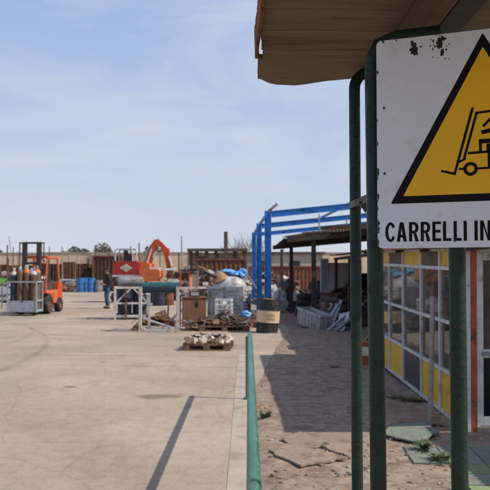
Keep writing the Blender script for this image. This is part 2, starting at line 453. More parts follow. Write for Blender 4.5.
# ------------------------------------------------------------------ mesh builder
class B:
    def __init__(self):
        self.bm = bmesh.new()
        self.mi = 0

    def _t(self, verts, mtx):
        for v in verts:
            v.co = mtx @ v.co

    def box(self, c, s, rot=None, mi=None):
        x, y, z = s[0] / 2, s[1] / 2, s[2] / 2
        vs = [self.bm.verts.new(p) for p in ((-x, -y, -z), (x, -y, -z), (x, y, -z), (-x, y, -z),
                                            (-x, -y, z), (x, -y, z), (x, y, z), (-x, y, z))]
        m = Matrix.Translation(c)
        if rot:
            m = m @ Euler(rot).to_matrix().to_4x4()
        self._t(vs, m)
        for f in ((3, 2, 1, 0), (4, 5, 6, 7), (0, 1, 5, 4), (1, 2, 6, 5), (2, 3, 7, 6), (3, 0, 4, 7)):
            fc = self.bm.faces.new([vs[i] for i in f])
            fc.material_index = self.mi if mi is None else mi
        return self

    def bar(self, p0, p1, w, h, mi=None, up=(0, 0, 1)):
        p0, p1 = Vector(p0), Vector(p1)
        d = p1 - p0
        L = d.length
        d.normalize()
        u = Vector(up)
        if abs(d.dot(u)) > 0.98:
            u = Vector((0, 1, 0))
        s = d.cross(u).normalized()
        u = s.cross(d).normalized()
        vs = []
        for p in (p0, p1):
            for a, b in ((-1, -1), (1, -1), (1, 1), (-1, 1)):
                vs.append(self.bm.verts.new(p + s * a * w / 2 + u * b * h / 2))
        for f in ((0, 1, 2, 3), (7, 6, 5, 4), (0, 4, 5, 1), (1, 5, 6, 2), (2, 6, 7, 3), (3, 7, 4, 0)):
            fc = self.bm.faces.new([vs[i] for i in f])
            fc.material_index = self.mi if mi is None else mi
        return self

    def tube(self, pts, r, n=12, cap=True, mi=None):
        pts = [Vector(p) for p in pts]
        rs = r if isinstance(r, (list, tuple)) else [r] * len(pts)
        t0 = (pts[1] - pts[0]).normalized()
        u = t0.orthogonal().normalized()
        rings = []
        prev = t0
        for i, p in enumerate(pts):
            if i == 0:
                t = t0
            elif i == len(pts) - 1:
                t = (pts[i] - pts[i - 1]).normalized()
            else:
                t = ((pts[i + 1] - pts[i]).normalized() + (pts[i] - pts[i - 1]).normalized()).normalized()
            u = (prev.rotation_difference(t) @ u)
            u = (u - t * u.dot(t)).normalized()
            prev = t
            w = t.cross(u)
            rings.append([self.bm.verts.new(p + (u * math.cos(2 * math.pi * k / n) + w * math.sin(2 * math.pi * k / n)) * rs[i]) for k in range(n)])
        fs = []
        for a, b in zip(rings, rings[1:]):
            for k in range(n):
                fs.append(self.bm.faces.new((a[k], a[(k + 1) % n], b[(k + 1) % n], b[k])))
        if cap:
            fs.append(self.bm.faces.new(rings[0][::-1]))
            fs.append(self.bm.faces.new(rings[-1]))
        for f in fs:
            f.material_index = self.mi if mi is None else mi
        return self

    def lathe(self, prof, n=24, c=(0, 0, 0), mtx=None, mi=None):
        c = Vector(c)
        rings = []
        for r, z in prof:
            if r < 1e-5:
                rings.append([self.bm.verts.new((0, 0, z))])
            else:
                rings.append([self.bm.verts.new((r * math.cos(2 * math.pi * k / n), r * math.sin(2 * math.pi * k / n), z)) for k in range(n)])
        fs = []
        for a, b in zip(rings, rings[1:]):
            for k in range(n):
                k2 = (k + 1) % n
                if len(a) == 1 and len(b) == 1:
                    continue
                if len(a) == 1:
                    fs.append(self.bm.faces.new((a[0], b[k2], b[k])))
                elif len(b) == 1:
                    fs.append(self.bm.faces.new((a[k], a[k2], b[0])))
                else:
                    fs.append(self.bm.faces.new((a[k], a[k2], b[k2], b[k])))
        for f in fs:
            f.material_index = self.mi if mi is None else mi
        m = Matrix.Translation(c) @ (mtx or Matrix.Identity(4))
        self._t([v for r in rings for v in r], m)
        return self

    def prism(self, pts, d, mi=None):
        """3-D planar polygon pts pushed along vector d"""
        d = Vector(d)
        a = [self.bm.verts.new(Vector(p)) for p in pts]
        b = [self.bm.verts.new(Vector(p) + d) for p in pts]
        fs = [self.bm.faces.new(a[::-1]), self.bm.faces.new(b)]
        n = len(a)
        for i in range(n):
            fs.append(self.bm.faces.new((a[i], a[(i + 1) % n], b[(i + 1) % n], b[i])))
        for f in fs:
            f.material_index = self.mi if mi is None else mi
        return self

    def quad(self, pts, mi=None):
        f = self.bm.faces.new([self.bm.verts.new(Vector(p)) for p in pts])
        f.material_index = self.mi if mi is None else mi
        return self

    def blob(self, c, s, amp=0.25, freq=2.5, seed=0, sub=3, mi=None):
        r = bmesh.ops.create_icosphere(self.bm, subdivisions=sub, radius=1.0)
        for v in r['verts']:
            k = 1 + amp * mnoise.noise(v.co * freq + Vector((seed * 7.3, seed * 3.1, 0)))
            v.co = Vector((v.co.x * s[0], v.co.y * s[1], v.co.z * s[2])) * k + Vector(c)
        fs = {f for v in r['verts'] for f in v.link_faces}
        for f in fs:
            f.material_index = self.mi if mi is None else mi
        return self

    def corr(self, o, u, v, w, nu, nv_pitch, amp, th, mi=None, seg=6):
        """corrugated sheet: origin o, run vector u (straight), v (across the waves), w normal"""
        o, u, v, w = Vector(o), Vector(u), Vector(v), Vector(w).normalized()
        n = max(8, int(v.length / nv_pitch * seg))
        top, bot = [], []
        for i in range(nu + 1):
            rt, rb = [], []
            for j in range(n + 1):
                p = o + u * (i / nu) + v * (j / n) + w * amp * math.sin(2 * math.pi * j / seg)
                rt.append(self.bm.verts.new(p + w * th))
                rb.append(self.bm.verts.new(p))
            top.append(rt)
            bot.append(rb)
        fs = []
        for i in range(nu):
            for j in range(n):
                fs.append(self.bm.faces.new((top[i][j], top[i + 1][j], top[i + 1][j + 1], top[i][j + 1])))
                fs.append(self.bm.faces.new((bot[i][j], bot[i][j + 1], bot[i + 1][j + 1], bot[i + 1][j])))
        for j in range(n):
            fs.append(self.bm.faces.new((top[0][j], top[0][j + 1], bot[0][j + 1], bot[0][j])))
            fs.append(self.bm.faces.new((top[nu][j + 1], top[nu][j], bot[nu][j], bot[nu][j + 1])))
        for i in range(nu):
            fs.append(self.bm.faces.new((top[i + 1][0], top[i][0], bot[i][0], bot[i + 1][0])))
            fs.append(self.bm.faces.new((top[i][n], top[i + 1][n], bot[i + 1][n], bot[i][n])))
        for f in fs:
            f.material_index = self.mi if mi is None else mi
        return self

    def bevel(self, off, seg=2, ang=0.5):
        es = [e for e in self.bm.edges if len(e.link_faces) == 2 and e.calc_face_angle(0) > ang]
        if es:
            bmesh.ops.bevel(self.bm, geom=es, offset=off, segments=seg, affect='EDGES', clamp_overlap=True)
        return self

    def jitter(self, amp, freq=3.0, seed=0):
        for v in self.bm.verts:
            q = v.co * freq + Vector((seed * 5.1, seed * 2.7, seed))
            v.co += Vector((mnoise.noise(q), mnoise.noise(q + Vector((31, 0, 0))), mnoise.noise(q + Vector((0, 57, 0))))) * amp
        return self

    def end(self, name, mats, parent=None, loc=None, rot=None, smooth=True, recalc=True):
        if recalc:
            bmesh.ops.recalc_face_normals(self.bm, faces=self.bm.faces)
        if smooth:
            for f in self.bm.faces:
                f.smooth = True
            for e in self.bm.edges:
                e.smooth = len(e.link_faces) == 2 and e.calc_face_angle(0) < 0.62
        me = bpy.data.meshes.new(name)
        self.bm.to_mesh(me)
        self.bm.free()
        for mm in (mats if isinstance(mats, (list, tuple)) else [mats]):
            me.materials.append(MATS[mm])
        return link(name, me, parent, loc, rot)

def link(name, data, parent=None, loc=None, rot=None):
    o = bpy.data.objects.new(name, data)
    COL.objects.link(o)
    if parent:
        o.parent = parent
    if loc is not None:
        o.location = loc
    if rot is not None:
        o.rotation_euler = rot
    return o

def tag(o, label, cat, group=None, kind=None):
    o['label'] = label
    o['category'] = cat
    if group:
        o['group'] = group
    if kind:
        o['kind'] = kind
    return o

def thing(name, label, cat, loc=(0, 0, 0), rz=0.0, group=None, rot=None):
    o = link(name, None, None, loc, rot or (0, 0, rz))
    o.empty_display_size = 0.2
    return tag(o, label, cat, group)

def copy_tree(o, parent=None):
    c = o.copy()
    COL.objects.link(c)
    c.parent = parent
    for ch in list(o.children):
        copy_tree(ch, c)
    return c

def structure(o):
    o['kind'] = 'structure'
    return o

# ================================================================== SETTING
b = B()
b.quad([(-1500, -300, -0.03), (1500, -300, -0.03), (1500, 2500, -0.03), (-1500, 2500, -0.03)])
structure(b.end('ground', 'dirt_far'))

def yard_edge(y):
    """right-hand edge of the concrete"""
    if y < 9.5:
        x = 0.12
    elif y < 15:
        x = 0.12 + (y - 9.5) / 5.5 * 0.55
    else:
        x = 0.67 + min(1.0, (y - 15) / 4) * 0.55
    return x + 0.05 * mnoise.noise(Vector((y * 1.7, 3.1, 0))) + 0.02 * mnoise.noise(Vector((y * 7, 9, 0)))

b = B()
ys = [-6 + 0.25 * i for i in range(280)]
row = [(b.bm.verts.new((-60, y, 0.0)), b.bm.verts.new((yard_edge(y), y, 0.0))) for y in ys]
for r0, r1 in zip(row, row[1:]):
    b.bm.faces.new((r0[0], r0[1], r1[1], r1[0]))
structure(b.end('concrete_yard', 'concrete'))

# narrow poured strip under the handrail, a joint away from the yard slab
edge_root = None
b = B()
y = -2.0
rng = random.Random(4)
for L in (4.6, 4.4, 4.9, 2.2):
    b.box((-0.012, y + L / 2, -0.027), (0.25, L - 0.008, 0.064))
    y += L
b.bevel(0.003, 2)
structure(b.end('concrete_edge', 'edge_concrete'))

# dirt path
b = B()
nx, ny = 90, 300
X0, X1, Y0, Y1 = 0.0, 9.0, 0.5, 32.0
grid = []
for j in range(ny + 1):
    t = j / ny
    yy = Y0 + (Y1 - Y0) * (0.35 * t + 0.65 * t * t)
    r = []
    for i in range(nx + 1):
        s = i / nx
        xx = X0 + (X1 - X0) * (0.35 * s + 0.65 * s * s)
        p = Vector((xx, yy, 0))
        z = 0.012 + 0.020 * mnoise.noise(p * 0.9) + 0.012 * mnoise.noise(p * 3.1) + 0.006 * mnoise.noise(p * 9)
        e = yard_edge(yy)
        k = max(0.0, min(1.0, (xx - e + 0.10) / 0.22))
        z = -0.025 + (max(z, -0.012) + 0.025) * k
        r.append(b.bm.verts.new((xx, yy, z)))
    grid.append(r)
for j in range(ny):
    for i in range(nx):
        b.bm.faces.new((grid[j][i], grid[j][i + 1], grid[j + 1][i + 1], grid[j + 1][i]))
structure(b.end('dirt_path', 'dirt'))

def path_z(x, y):
    p = Vector((x, y, 0))
    return 0.012 + 0.020 * mnoise.noise(p * 0.9) + 0.012 * mnoise.noise(p * 3.1)

# loose stones on the path
rng = random.Random(11)
b = B()
for i in range(2300):
    yy = 4.6 + 14 * rng.random() ** 1.7
    xx = 0.22 + 2.6 * rng.random()
    if xx < yard_edge(yy) + 0.03:
        continue
    if 2.2 < xx and yy > 7.1:
        continue
    s = 0.004 + 0.020 * rng.random() ** 4
    m0 = len(b.bm.verts)
    r_ = bmesh.ops.create_icosphere(b.bm, subdivisions=1, radius=1.0)
    k = (s * rng.uniform(0.7, 1.4), s * rng.uniform(0.7, 1.4), s * rng.uniform(0.4, 0.8))
    zz = path_z(xx, yy) + k[2] * 0.35
    a = rng.random() * 6
    for v in r_['verts']:
        q = Vector((v.co.x * k[0], v.co.y * k[1], v.co.z * k[2])) * (1 + 0.3 * rng.uniform(-1, 1))
        v.co = Vector((q.x * math.cos(a) - q.y * math.sin(a) + xx, q.x * math.sin(a) + q.y * math.cos(a) + yy, q.z + zz))
g = b.end('gravel', 'pebble')
tag(g, 'small loose stones scattered over the brown dirt path', 'gravel', kind='stuff')

# ================================================================== HANDRAIL
t = thing('handrail', 'green painted pipe handrail running along the edge of the concrete yard', 'handrail', (0, 0, 0))
B().tube([(0.03, 1.0, 0.822), (0.034, 2.6, 0.822), (0.062, 9.02, 0.826)], 0.0295, 20).end('rail', 'rail_green', t)
for (x, y) in ((0.03, 9.0), (0.03, 1.25)):
    b = B().tube([(x, y, 0.0), (x, y, 0.80)], 0.024, 14)
    b.box((x, y, 0.017), (0.10, 0.10, 0.008))
    b.end('post', 'rail_green', t)

# ================================================================== SIGN WITH PIPE FRAME
SIGN_O = Vector((0.3325, 1.75, 0.0))
SIGN_U = Vector((0.247, -0.093, 0)).normalized()
SIGN_N = Vector((-SIGN_U.y * -1, 0, 0))
SIGN_N = SIGN_U.cross(Vector((0, 0, 1))).normalized()      # points to the viewer
YAW = math.atan2(SIGN_U.y, SIGN_U.x)

def s_uv(x, y):
    """pixel of the photograph -> coordinates on the sign's plane"""
    d = ray(x, y)
    o = Vector((0, 0, CAM_H))
    tt = (SIGN_O - o).dot(SIGN_N) / d.dot(SIGN_N)
    p = o + d * tt
    return ((p - SIGN_O).dot(SIGN_U), p.z)

t = thing('warning_sign', 'square white sign with yellow forklift warning triangle and CARRELLI IN lettering', 'sign', SIGN_O, YAW)
W_S, Z0, Z1, TH = 0.508, 1.704, 2.226, 0.004

def rrect(x0, x1, z0, z1, r, n=5):
    pts = []
    for cx, cz, a0 in ((x1 - r, z0 + r, -90), (x1 - r, z1 - r, 0), (x0 + r, z1 - r, 90), (x0 + r, z0 + r, 180)):
        for k in range(n + 1):
            a = R(a0 + 90 * k / n)
            pts.append((cx + r * math.cos(a), cz + r * math.sin(a)))
    return pts

def flat(b, pts, y0, th):
    """polygon (u, z) as a thin plate whose front is at local y = y0 - th"""
    b.prism([(u, y0, z) for u, z in pts], (0, -th, 0))
    return b

flat(B(), rrect(0, W_S, Z0, Z1, 0.012), 0, TH).end('board', 'sign_white', t, smooth=False)
FR = -TH - 0.0006

def rtri(a, bb, c, r):
    """triangle with a little rounded corners"""
    pts = [Vector(a), Vector(bb), Vector(c)]
    out = []
    for i in range(3):
        p, q, s = pts[i - 1], pts[i], pts[(i + 1) % 3]
        d1, d2 = (p - q).normalized(), (s - q).normalized()
        for k in range(5):
            w = k / 4
            out.append(tuple(q + d1 * r * (1 - w) ** 2 + d2 * r * w ** 2))
    return out

AP = W_S / 2
flat(B(), rtri((0.033, 1.814), (W_S - 0.033, 1.814), (AP, 2.218), 0.006), -TH - 0.0003, 0.0004).end('triangle_border', 'sign_black', t, smooth=False)
flat(B(), rtri((0.064, 1.832), (W_S - 0.064, 1.832), (AP, 2.184), 0.003), FR - 0.0003, 0.0004).end('triangle_field', 'sign_yellow', t, smooth=False)
# pictogram
PY = FR - 0.0010
pb = B()
def pline(p, q, w):
    p, q = Vector(s_uv(*p)) if p[0] > 5 else Vector(p), Vector(s_uv(*q)) if q[0] > 5 else Vector(q)
    d = (q - p).normalized()
    nrm = Vector((-d.y, d.x)) * w / 2
    flat(pb, [tuple(p - nrm), tuple(q - nrm), tuple(q + nrm), tuple(p + nrm)], PY, 0.0003)
LW = 0.0058
pline((441.3, 171.2), (455.2, 174.3), 0.0056)
pline((454.6, 175.0), (472.8, 108.0), 0.0060)
pline((464.0, 160.0), (477.0, 112.0), 0.0058)
pline((458.5, 162.6), (466.0, 158.9), 0.0050)
pline((476.0, 113.6), (496.0, 110.6), 0.0056)
pline((468.0, 153.6), (492.0, 151.6), 0.0058)
pline((459.0, 169.4), (464.5, 169.0), 0.0052)
pline((476.6, 168.8), (500.0, 167.4), 0.0052)
cu, cz = s_uv(470.7, 169.2)
def ring(cu, cz, r0, r1, n=28):
    for k in range(n):
        a, c = 2 * math.pi * k / n, 2 * math.pi * (k + 1) / n
        flat(pb, [(cu + r0 * math.cos(a), cz + r0 * math.sin(a)), (cu + r1 * math.cos(a), cz + r1 * math.sin(a)),
                  (cu + r1 * math.cos(c), cz + r1 * math.sin(c)), (cu + r0 * math.cos(c), cz + r0 * math.sin(c))], PY, 0.0003)
ring(cu, cz, 0.0088, 0.0165)
def prect(p, q, holes=None):
    (u0, z0), (u1, z1) = s_uv(*p), s_uv(*q)
    flat(pb, [(u0, z1), (u1, z1), (u1, z0), (u0, z0)], PY, 0.0003)
prect((479.0, 140.0), (482.0, 151.4))
prect((479.0, 139.6), (492.0, 143.2))
prect((486.5, 144.0), (492.0, 151.0))
pline((481.5, 133.0), (491.0, 130.5), 0.010)
pline((483.0, 127.0), (492.0, 117.5), 0.006)
# the far half of the truck
u_r, z_r = 0.315, 1.885
ring(u_r + 0.03, cz, 0.0070, 0.0130)
flat(pb, [(0.262, 1.895), (0.372, 1.895), (0.372, 1.945), (0.345, 1.962), (0.262, 1.935)], PY, 0.0003)
pline((0.300, 1.955), (0.278, 2.020), 0.0058)
pb.end('pictogram', 'sign_black', t, smooth=False)
# lettering: condensed bold capitals built from strokes
lb = B()
TB, TT = 1.7200, 1.7675
SW = 0.0073
LY = -TH - 0.0004
def poly(pts):
    flat(lb, pts, LY, 0.0004)
def stroke_rect(u0, u1, z0, z1):
    poly([(u0, z0), (u1, z0), (u1, z1), (u0, z1)])
def arc_band(cu_, cz_, ru, rz_, w, a0, a1, n=14):
    for k in range(n):
        a, c = R(a0 + (a1 - a0) * k / n), R(a0 + (a1 - a0) * (k + 1) / n)
        poly([(cu_ + (ru - w) * math.cos(a), cz_ + (rz_ - w * 0.9) * math.sin(a)), (cu_ + ru * math.cos(a), cz_ + rz_ * math.sin(a)),
              (cu_ + ru * math.cos(c), cz_ + rz_ * math.sin(c)), (cu_ + (ru - w) * math.cos(c), cz_ + (rz_ - w * 0.9) * math.sin(c))])
def letter(ch, u0, u1):
    w, h, m = u1 - u0, TT - TB, (TT + TB) / 2
    if ch in 'RELIN':
        stroke_rect(u0, u0 + SW, TB, TT)
    if ch == 'C':
        arc_band((u0 + u1) / 2, m, w / 2, h / 2 + 0.0006, SW, 32, 328, 26)
    elif ch == 'A':
        c = (u0 + u1) / 2
        poly([(u0, TB), (u0 + SW * 1.05, TB), (c + SW * 0.15, TT), (c - SW * 0.62, TT)])
        poly([(u1 - SW * 1.05, TB), (u1, TB), (c + SW * 0.62, TT), (c + SW * 0.152, TT), (c - SW * 0.1, TT - 0.012)])
        stroke_rect(u0 + w * 0.27, u1 - w * 0.27, TB + h * 0.22, TB + h * 0.22 + SW * 0.85)
    elif ch == 'R':
        zc = TB + h * 0.71
        hb = h * 0.29
        stroke_rect(u0 + SW, u0 + w * 0.52, TT - SW * 0.88, TT)
        stroke_rect(u0 + SW, u0 + w * 0.52, TB + h * 0.42, TB + h * 0.42 + SW * 0.88)
        arc_band(u0 + w * 0.52, zc, w * 0.46, hb, SW, -90, 90, 14)
        poly([(u1 - SW * 1.12, TB), (u1, TB), (u0 + w * 0.74, TB + h * 0.425), (u0 + w * 0.46, TB + h * 0.42)])
    elif ch == 'E':
        for z in (TB, m - SW * 0.4, TT - SW * 0.88):
            stroke_rect(u0 + SW, u1 - (0.0012 if TB < z < TT - SW else 0), z, z + SW * 0.88)
    elif ch == 'L':
        stroke_rect(u0 + SW, u1, TB, TB + SW * 0.9)
    elif ch == 'N':
        stroke_rect(u1 - SW, u1, TB, TT)
        poly([(u0 + SW, TT), (u0 + SW, TT - 0.012), (u1 - SW, TB), (u1 - SW, TB + 0.012)])
for ch, xa_, xb_ in (('C', 385.6, 396.0), ('A', 397.0, 407.0), ('R', 409.3, 419.0), ('R', 421.0, 430.6), ('E', 432.6, 441.2), ('L', 443.2, 451.5), ('L', 453.8, 461.8), ('I', 463.8, 466.6), ('I', 474.6, 477.2), ('N', 480.3, 491.0)):
    letter(ch, s_uv(xa_, 235)[0], s_uv(xb_, 235)[0])
lb.end('lettering', 'sign_black', t, smooth=False)
# screws and paint chips
for x, y in ((383.5, 42.5), (384.2, 108.4), (384.8, 173.8), (455, 240.6)):
    u, z = s_uv(x, y)
    B().lathe([(0.0, 0.0022), (0.0024, 0.0018), (0.0034, 0.0)], 10, (u, -TH, z), Matrix.Rotation(R(90), 4, 'X')).end('screw', 'steel_dark', t)
rng = random.Random(5)
def chip_poly(cx, cy, rx, ry, seed, n=40):
    out = []
    for k in range(n):
        a = -2 * math.pi * k / n
        q = Vector((math.cos(a), math.sin(a), seed * 3.7))
        f = 0.85 + 0.55 * mnoise.noise(q * 1.6) + 0.35 * mnoise.noise(q * 4.5)
        out.append(s_uv(cx + rx * f * math.cos(a), cy + ry * f * math.sin(a)))
    return out
b = B()
k_ = 0
for cx, cy, rx, ry in ((414.5, 49.5, 5.2, 6.6), (439.5, 44.5, 3.6, 6.0), (442.5, 53.0, 2.2, 4.6), (443.5, 39, 3.0, 2.4), (452.5, 31.5, 4.0, 3.0),
                       (436.5, 33.5, 3.6, 1.8), (413.0, 36.0, 2.6, 1.6), (435, 47, 1.0, 1.3), (446.5, 50, 0.9, 1.4), (396.6, 41.0, 0.9, 0.9), (421, 47.5, 1.3, 1.0), (433.5, 41.5, 0.8, 1.8)) + tuple((428 + 22 * random.Random(q).random(), 34 + 26 * random.Random(q + 50).random(), 0.35 + 0.5 * random.Random(q + 9).random(), 0.4 + 0.6 * random.Random(q + 19).random()) for q in range(18)):
    k_ += 1
    poly = chip_poly(cx, cy, rx, ry, k_)
    poly = [(max(0.001, min(W_S - 0.001, u)), min(Z1 - 0.0012, z)) for u, z in poly]
    flat(B(), poly, -TH - 0.0003 - 0.00002 * k_, 0.0003).end('paint_chip', 'chip', t, smooth=False)
for i in range(16):
    zc = Z0 + 0.01 + 0.19 * rng.random() if i < 13 else Z0 + 0.25 + 0.2 * rng.random()
    u0 = 0.0006
    w = rng.uniform(0.0015, 0.006)
    h = rng.uniform(0.003, 0.012)
    pts = [(u0, zc - h), (u0 + w * 0.6, zc - h * 0.5), (u0 + w, zc), (u0 + w * 0.5, zc + h * 0.4), (u0, zc + h)]
    flat(B(), pts, -TH - 0.0003 - 0.00002 * i, 0.0003).end('edge_chip', 'chip', t, smooth=False)

t = thing('sign_gantry', 'dark green pipe gantry carrying the forklift sign and plank roof', 'gantry', (0, 0, 0))
p2 = at(377.8, 300, 1.785)
p3 = at(458.3, 300, 1.712)
zt2, zt3 = 2.185, 2.15
B().tube([(p2.x, p2.y, 0.0), (p2.x - 0.002, p2.y, 1.2), (p2.x - 0.010, p2.y, zt2), (p2.x + 0.008, p2.y - 0.004, zt2 + 0.042), (p2.x + 0.05, p2.y - 0.018, zt2 + 0.056), (p2.x + 0.15, p2.y - 0.055, zt2 + 0.056)], 0.0205, 20).end('post', 'green_pipe', t)
B().tube([(p3.x, p3.y, 0.0), (p3.x - 0.002, p3.y, zt3 + 0.03)], 0.0205, 20).end('post', 'green_pipe', t)
p1 = at(355.6, 300, 2.43)
zb = 2.285
arc = [(p1.x + 0.06 - 0.06 * math.cos(R(a)), p1.y, zb + 0.06 * math.sin(R(a))) for a in range(0, 91, 15)]
arc2 = [(1.02 - 0.06 + 0.06 * math.sin(R(a)), p1.y, zb + 0.06 * math.cos(R(a))) for a in range(0, 91, 15)]
B().tube([(p1.x + 0.004, p1.y, 0.0), (p1.x + 0.002, p1.y, 1.2)] + arc + arc2 + [(1.02, p1.y, 1.2), (1.02, p1.y, 0)], 0.0195, 18).end('hoop', 'green_pipe', t)
q0, q1 = at(349.5, 205.5, 2.44), at(379, 193.5, 1.79)
b = B().bar(q0, q1, 0.006, 0.022)
nub = at(364.5, 204, 2.1)
b.prism([nub + Vector((-0.018, 0, 0.008)), nub + Vector((0.020, 0, 0.012)), nub + Vector((0.004, 0, -0.026))], (0, 0.012, 0))
b.end('strut', 'steel_dark', t)
for px_, py_ in ((p2.x, p2.y), (p3.x, p3.y), (p1.x + 0.004, p1.y), (1.02, p1.y)):
    B().box((px_, py_, 0.012), (0.12, 0.12, 0.010)).end('foot_plate', 'green_pipe', t)

# plank roof over the sign
t = thing('plank_canopy', 'weathered plank roof with rusty metal edge jutting above the sign', 'canopy', (0, 0, 0))
YF, ZR = 2.60, 2.368
XL, XR = 0.05, 1.2
nb = 40  # unseen rear boards added over and behind the camera to shade the sign
wy = 0.087
rng = random.Random(8)
for i in range(nb):
    yb = YF - (i + 1) * wy
    ya = YF - i * wy
    b = B()
    n = 40
    ver = []
    jl = rng.uniform(-0.007, 0.009)
    zoff = rng.uniform(-0.0008, 0.0008)
    for k in range(n + 1):
        s = (k / n)
        x = XL + jl + (XR - XL) * s ** 1.6
        def sag_at(yq):
            return 0.006 * mnoise.noise(Vector((x * 3.0, 0.7, 0))) - 0.030 * math.exp(-((x - 0.17) / 0.14) ** 2) * max(0.0, 1 - (YF - yq) / 0.55) ** 1.5
        lift = 0.02 * math.exp(-((x - XL) / 0.05) ** 2) if i == 0 else 0.004 * math.exp(-((x - XL) / 0.05) ** 2)
        wav = 0.006 * mnoise.noise(Vector((x * 4, i * 3.3, 0)))
        y0_ = yb + 0.0013 + wav * 0.12
        y1_ = ya - 0.0013 + (0.020 * mnoise.noise(Vector((x * 9, 5, 0))) * 0.5 + 0.010 * mnoise.noise(Vector((x * 38, 2, 0))) - 0.045 * math.exp(-((x - XL) / 0.03) ** 2) - 0.10 * max(0, x - 0.32) ** 1.3 if i == 0 else wav * 0.12)
        za_, zb_2 = ZR + sag_at(yb) + zoff, ZR + sag_at(ya) + zoff
        ver.append([b.bm.verts.new(p) for p in ((x, y0_, za_), (x, y1_, zb_2), (x, y1_, zb_2 + 0.017), (x, y0_, za_ + 0.017))])
    for a, c in zip(ver, ver[1:]):
        for k in range(4):
            b.bm.faces.new((a[k], a[(k + 1) % 4], c[(k + 1) % 4], c[k]))
    b.bm.faces.new(ver[0][::-1])
    b.bm.faces.new(ver[-1])
    b.end('board', 'roof_board', t)
b = B()
b.box(((XL + XR) / 2 + 0.004, YF - nb * wy / 2 - 0.02, ZR + 0.045), (XR - XL - 0.03, nb * wy - 0.05, 0.022))
b.end('roof_sheet', 'roof_felt', t)
# rusty, buckled flashing on the left edge
b = B()
n = 130
ver = []
for k in range(n + 1):
    yy = 2.32 - 3.0 * k / n
    w1 = 0.004 * mnoise.noise(Vector((yy * 14, 1, 0))) + 0.003 * mnoise.noise(Vector((yy * 37, 4, 0)))
    xo = XL - 0.012 + w1 - 0.004 * math.sin(yy * 9)
    zt = ZR + 0.060 + 0.004 * mnoise.noise(Vector((yy * 20, 2, 0)))
    zb_ = ZR - 0.010 + 0.004 * mnoise.noise(Vector((yy * 23, 8, 0)))
    ver.append([b.bm.verts.new(p) for p in ((xo, yy, zb_), (xo + 0.010, yy, zb_ - 0.001), (xo + 0.004, yy, zt), (xo + 0.06, yy, zt + 0.004), (xo + 0.06, yy, zt + 0.008), (xo - 0.003, yy, zt + 0.006))])
for a, c in zip(ver, ver[1:]):
    for k in range(6):
        b.bm.faces.new((a[k], a[(k + 1) % 6], c[(k + 1) % 6], c[k]))
b.bm.faces.new(ver[0][::-1])
b.bm.faces.new(ver[-1])
b.end('edge_flashing', 'rust_edge', t)
B().box((XL - 0.010, 2.322, ZR + 0.014), (0.014, 0.022, 0.036)).bevel(0.004).end('bracket', 'steel_dark', t)
B().box((0.475, 0.85, ZR - 0.048), (0.055, 3.3, 0.072)).bevel(0.004).end('beam', 'beam_wood', t)
B().box((0.540, 0.85, ZR - 0.050), (0.065, 3.3, 0.066)).bevel(0.004).end('beam', 'beam_green', t)
B().box((1.08, 0.85, ZR - 0.048), (0.055, 3.3, 0.072)).bevel(0.004).end('beam', 'beam_wood', t)

# ================================================================== GLAZED KIOSK
t = thing('glazed_kiosk', 'small glazed kiosk with white frames and yellow lower panels', 'kiosk', (2.27, 7.2, 0.0), rot=(0.020, 0, 0))
MU = [0.0, 0.94, 1.81, 2.83, 3.79, 4.72, 5.55]
RZ = [0.02, 0.50, 1.055, 1.655, 1.87]
for y in MU:
    B().box((0, y, 0.95), (0.055, 0.045, 1.90)).bevel(0.004).end('mullion', 'alu', t)
for i in range(len(MU) - 1):
    y0, y1 = MU[i] + 0.0225, MU[i + 1] - 0.0225
    ym, L = (y0 + y1) / 2, y1 - y0
    for z in RZ:
        B().box((0.002, ym, z), (0.045, L, 0.038)).bevel(0.003).end('transom', 'alu', t)
    low = 'panel_dark' if i == 2 else 'panel_yellow'
    B().box((0.004, ym, 0.26), (0.012, L, 0.44)).end('panel', low, t)
    for za, zc in ((0.519, 1.036), (1.074, 1.636)):
        B().box((0.004, ym, (za + zc) / 2), (0.005, L, zc - za)).end('pane', 'glass', t)
    B().box((0.006, ym, 1.7625), (0.012, L, 0.177)).end('panel', 'panel_yellow' if i in (0, 2, 4) else 'panel_brown', t)
# front: red post, door frame, door
B().box((0.060, 0.002, 0.95), (0.062, 0.05, 1.90)).bevel(0.004).end('corner_post', 'post_red', t)
B().box((0.1025, 0.002, 0.94), (0.020, 0.06, 1.88)).bevel(0.004).end('door_jamb', 'alu', t)
B().box((1.115, 0.002, 0.94), (0.065, 0.06, 1.88)).bevel(0.004).end('door_jamb', 'alu', t)
B().box((0.592, 0.002, 1.86), (0.978, 0.06, 0.05)).bevel(0.004).end('door_head', 'alu', t)
B().box((0.615, 0.000, 0.03), (1.06, 0.14, 0.06)).bevel(0.006).end('door_sill', 'edge_concrete', t)
door = B()
for c, s in (((0.135, -0.004, 0.95), (0.042, 0.045, 1.76)), ((1.048, -0.004, 0.95), (0.062, 0.045, 1.76)),
             ((0.583, -0.004, 0.115), (0.868, 0.045, 0.09)), ((0.583, -0.004, 0.80), (0.868, 0.045, 0.085)), ((0.583, -0.004, 1.79), (0.868, 0.045, 0.08))):
    door.box(c, s)
door = door.bevel(0.003).end('door', 'alu', t)
B().box((0.583, 0.002, 0.459), (0.866, 0.006, 0.596)).end('pane', 'door_dark', door)
B().box((0.583, 0.002, 1.296), (0.866, 0.006, 0.906)).end('pane', 'glass', door)
B().box((0.205, -0.034, 0.80), (0.13, 0.016, 0.04)).bevel(0.004).end('lock', 'steel_grey', door)
B().box((1.9, 0.01, 0.48), (1.5, 0.05, 0.96)).end('wall_panel', 'panel_yellow', t)
B().box((1.9, 0.01, 1.42), (1.5, 0.05, 0.90)).end('wall_panel', 'panel_brown', t)
B().box((2.65, 2.78, 0.95), (0.06, 5.6, 1.90)).end('back_wall', 'panel_brown', t)
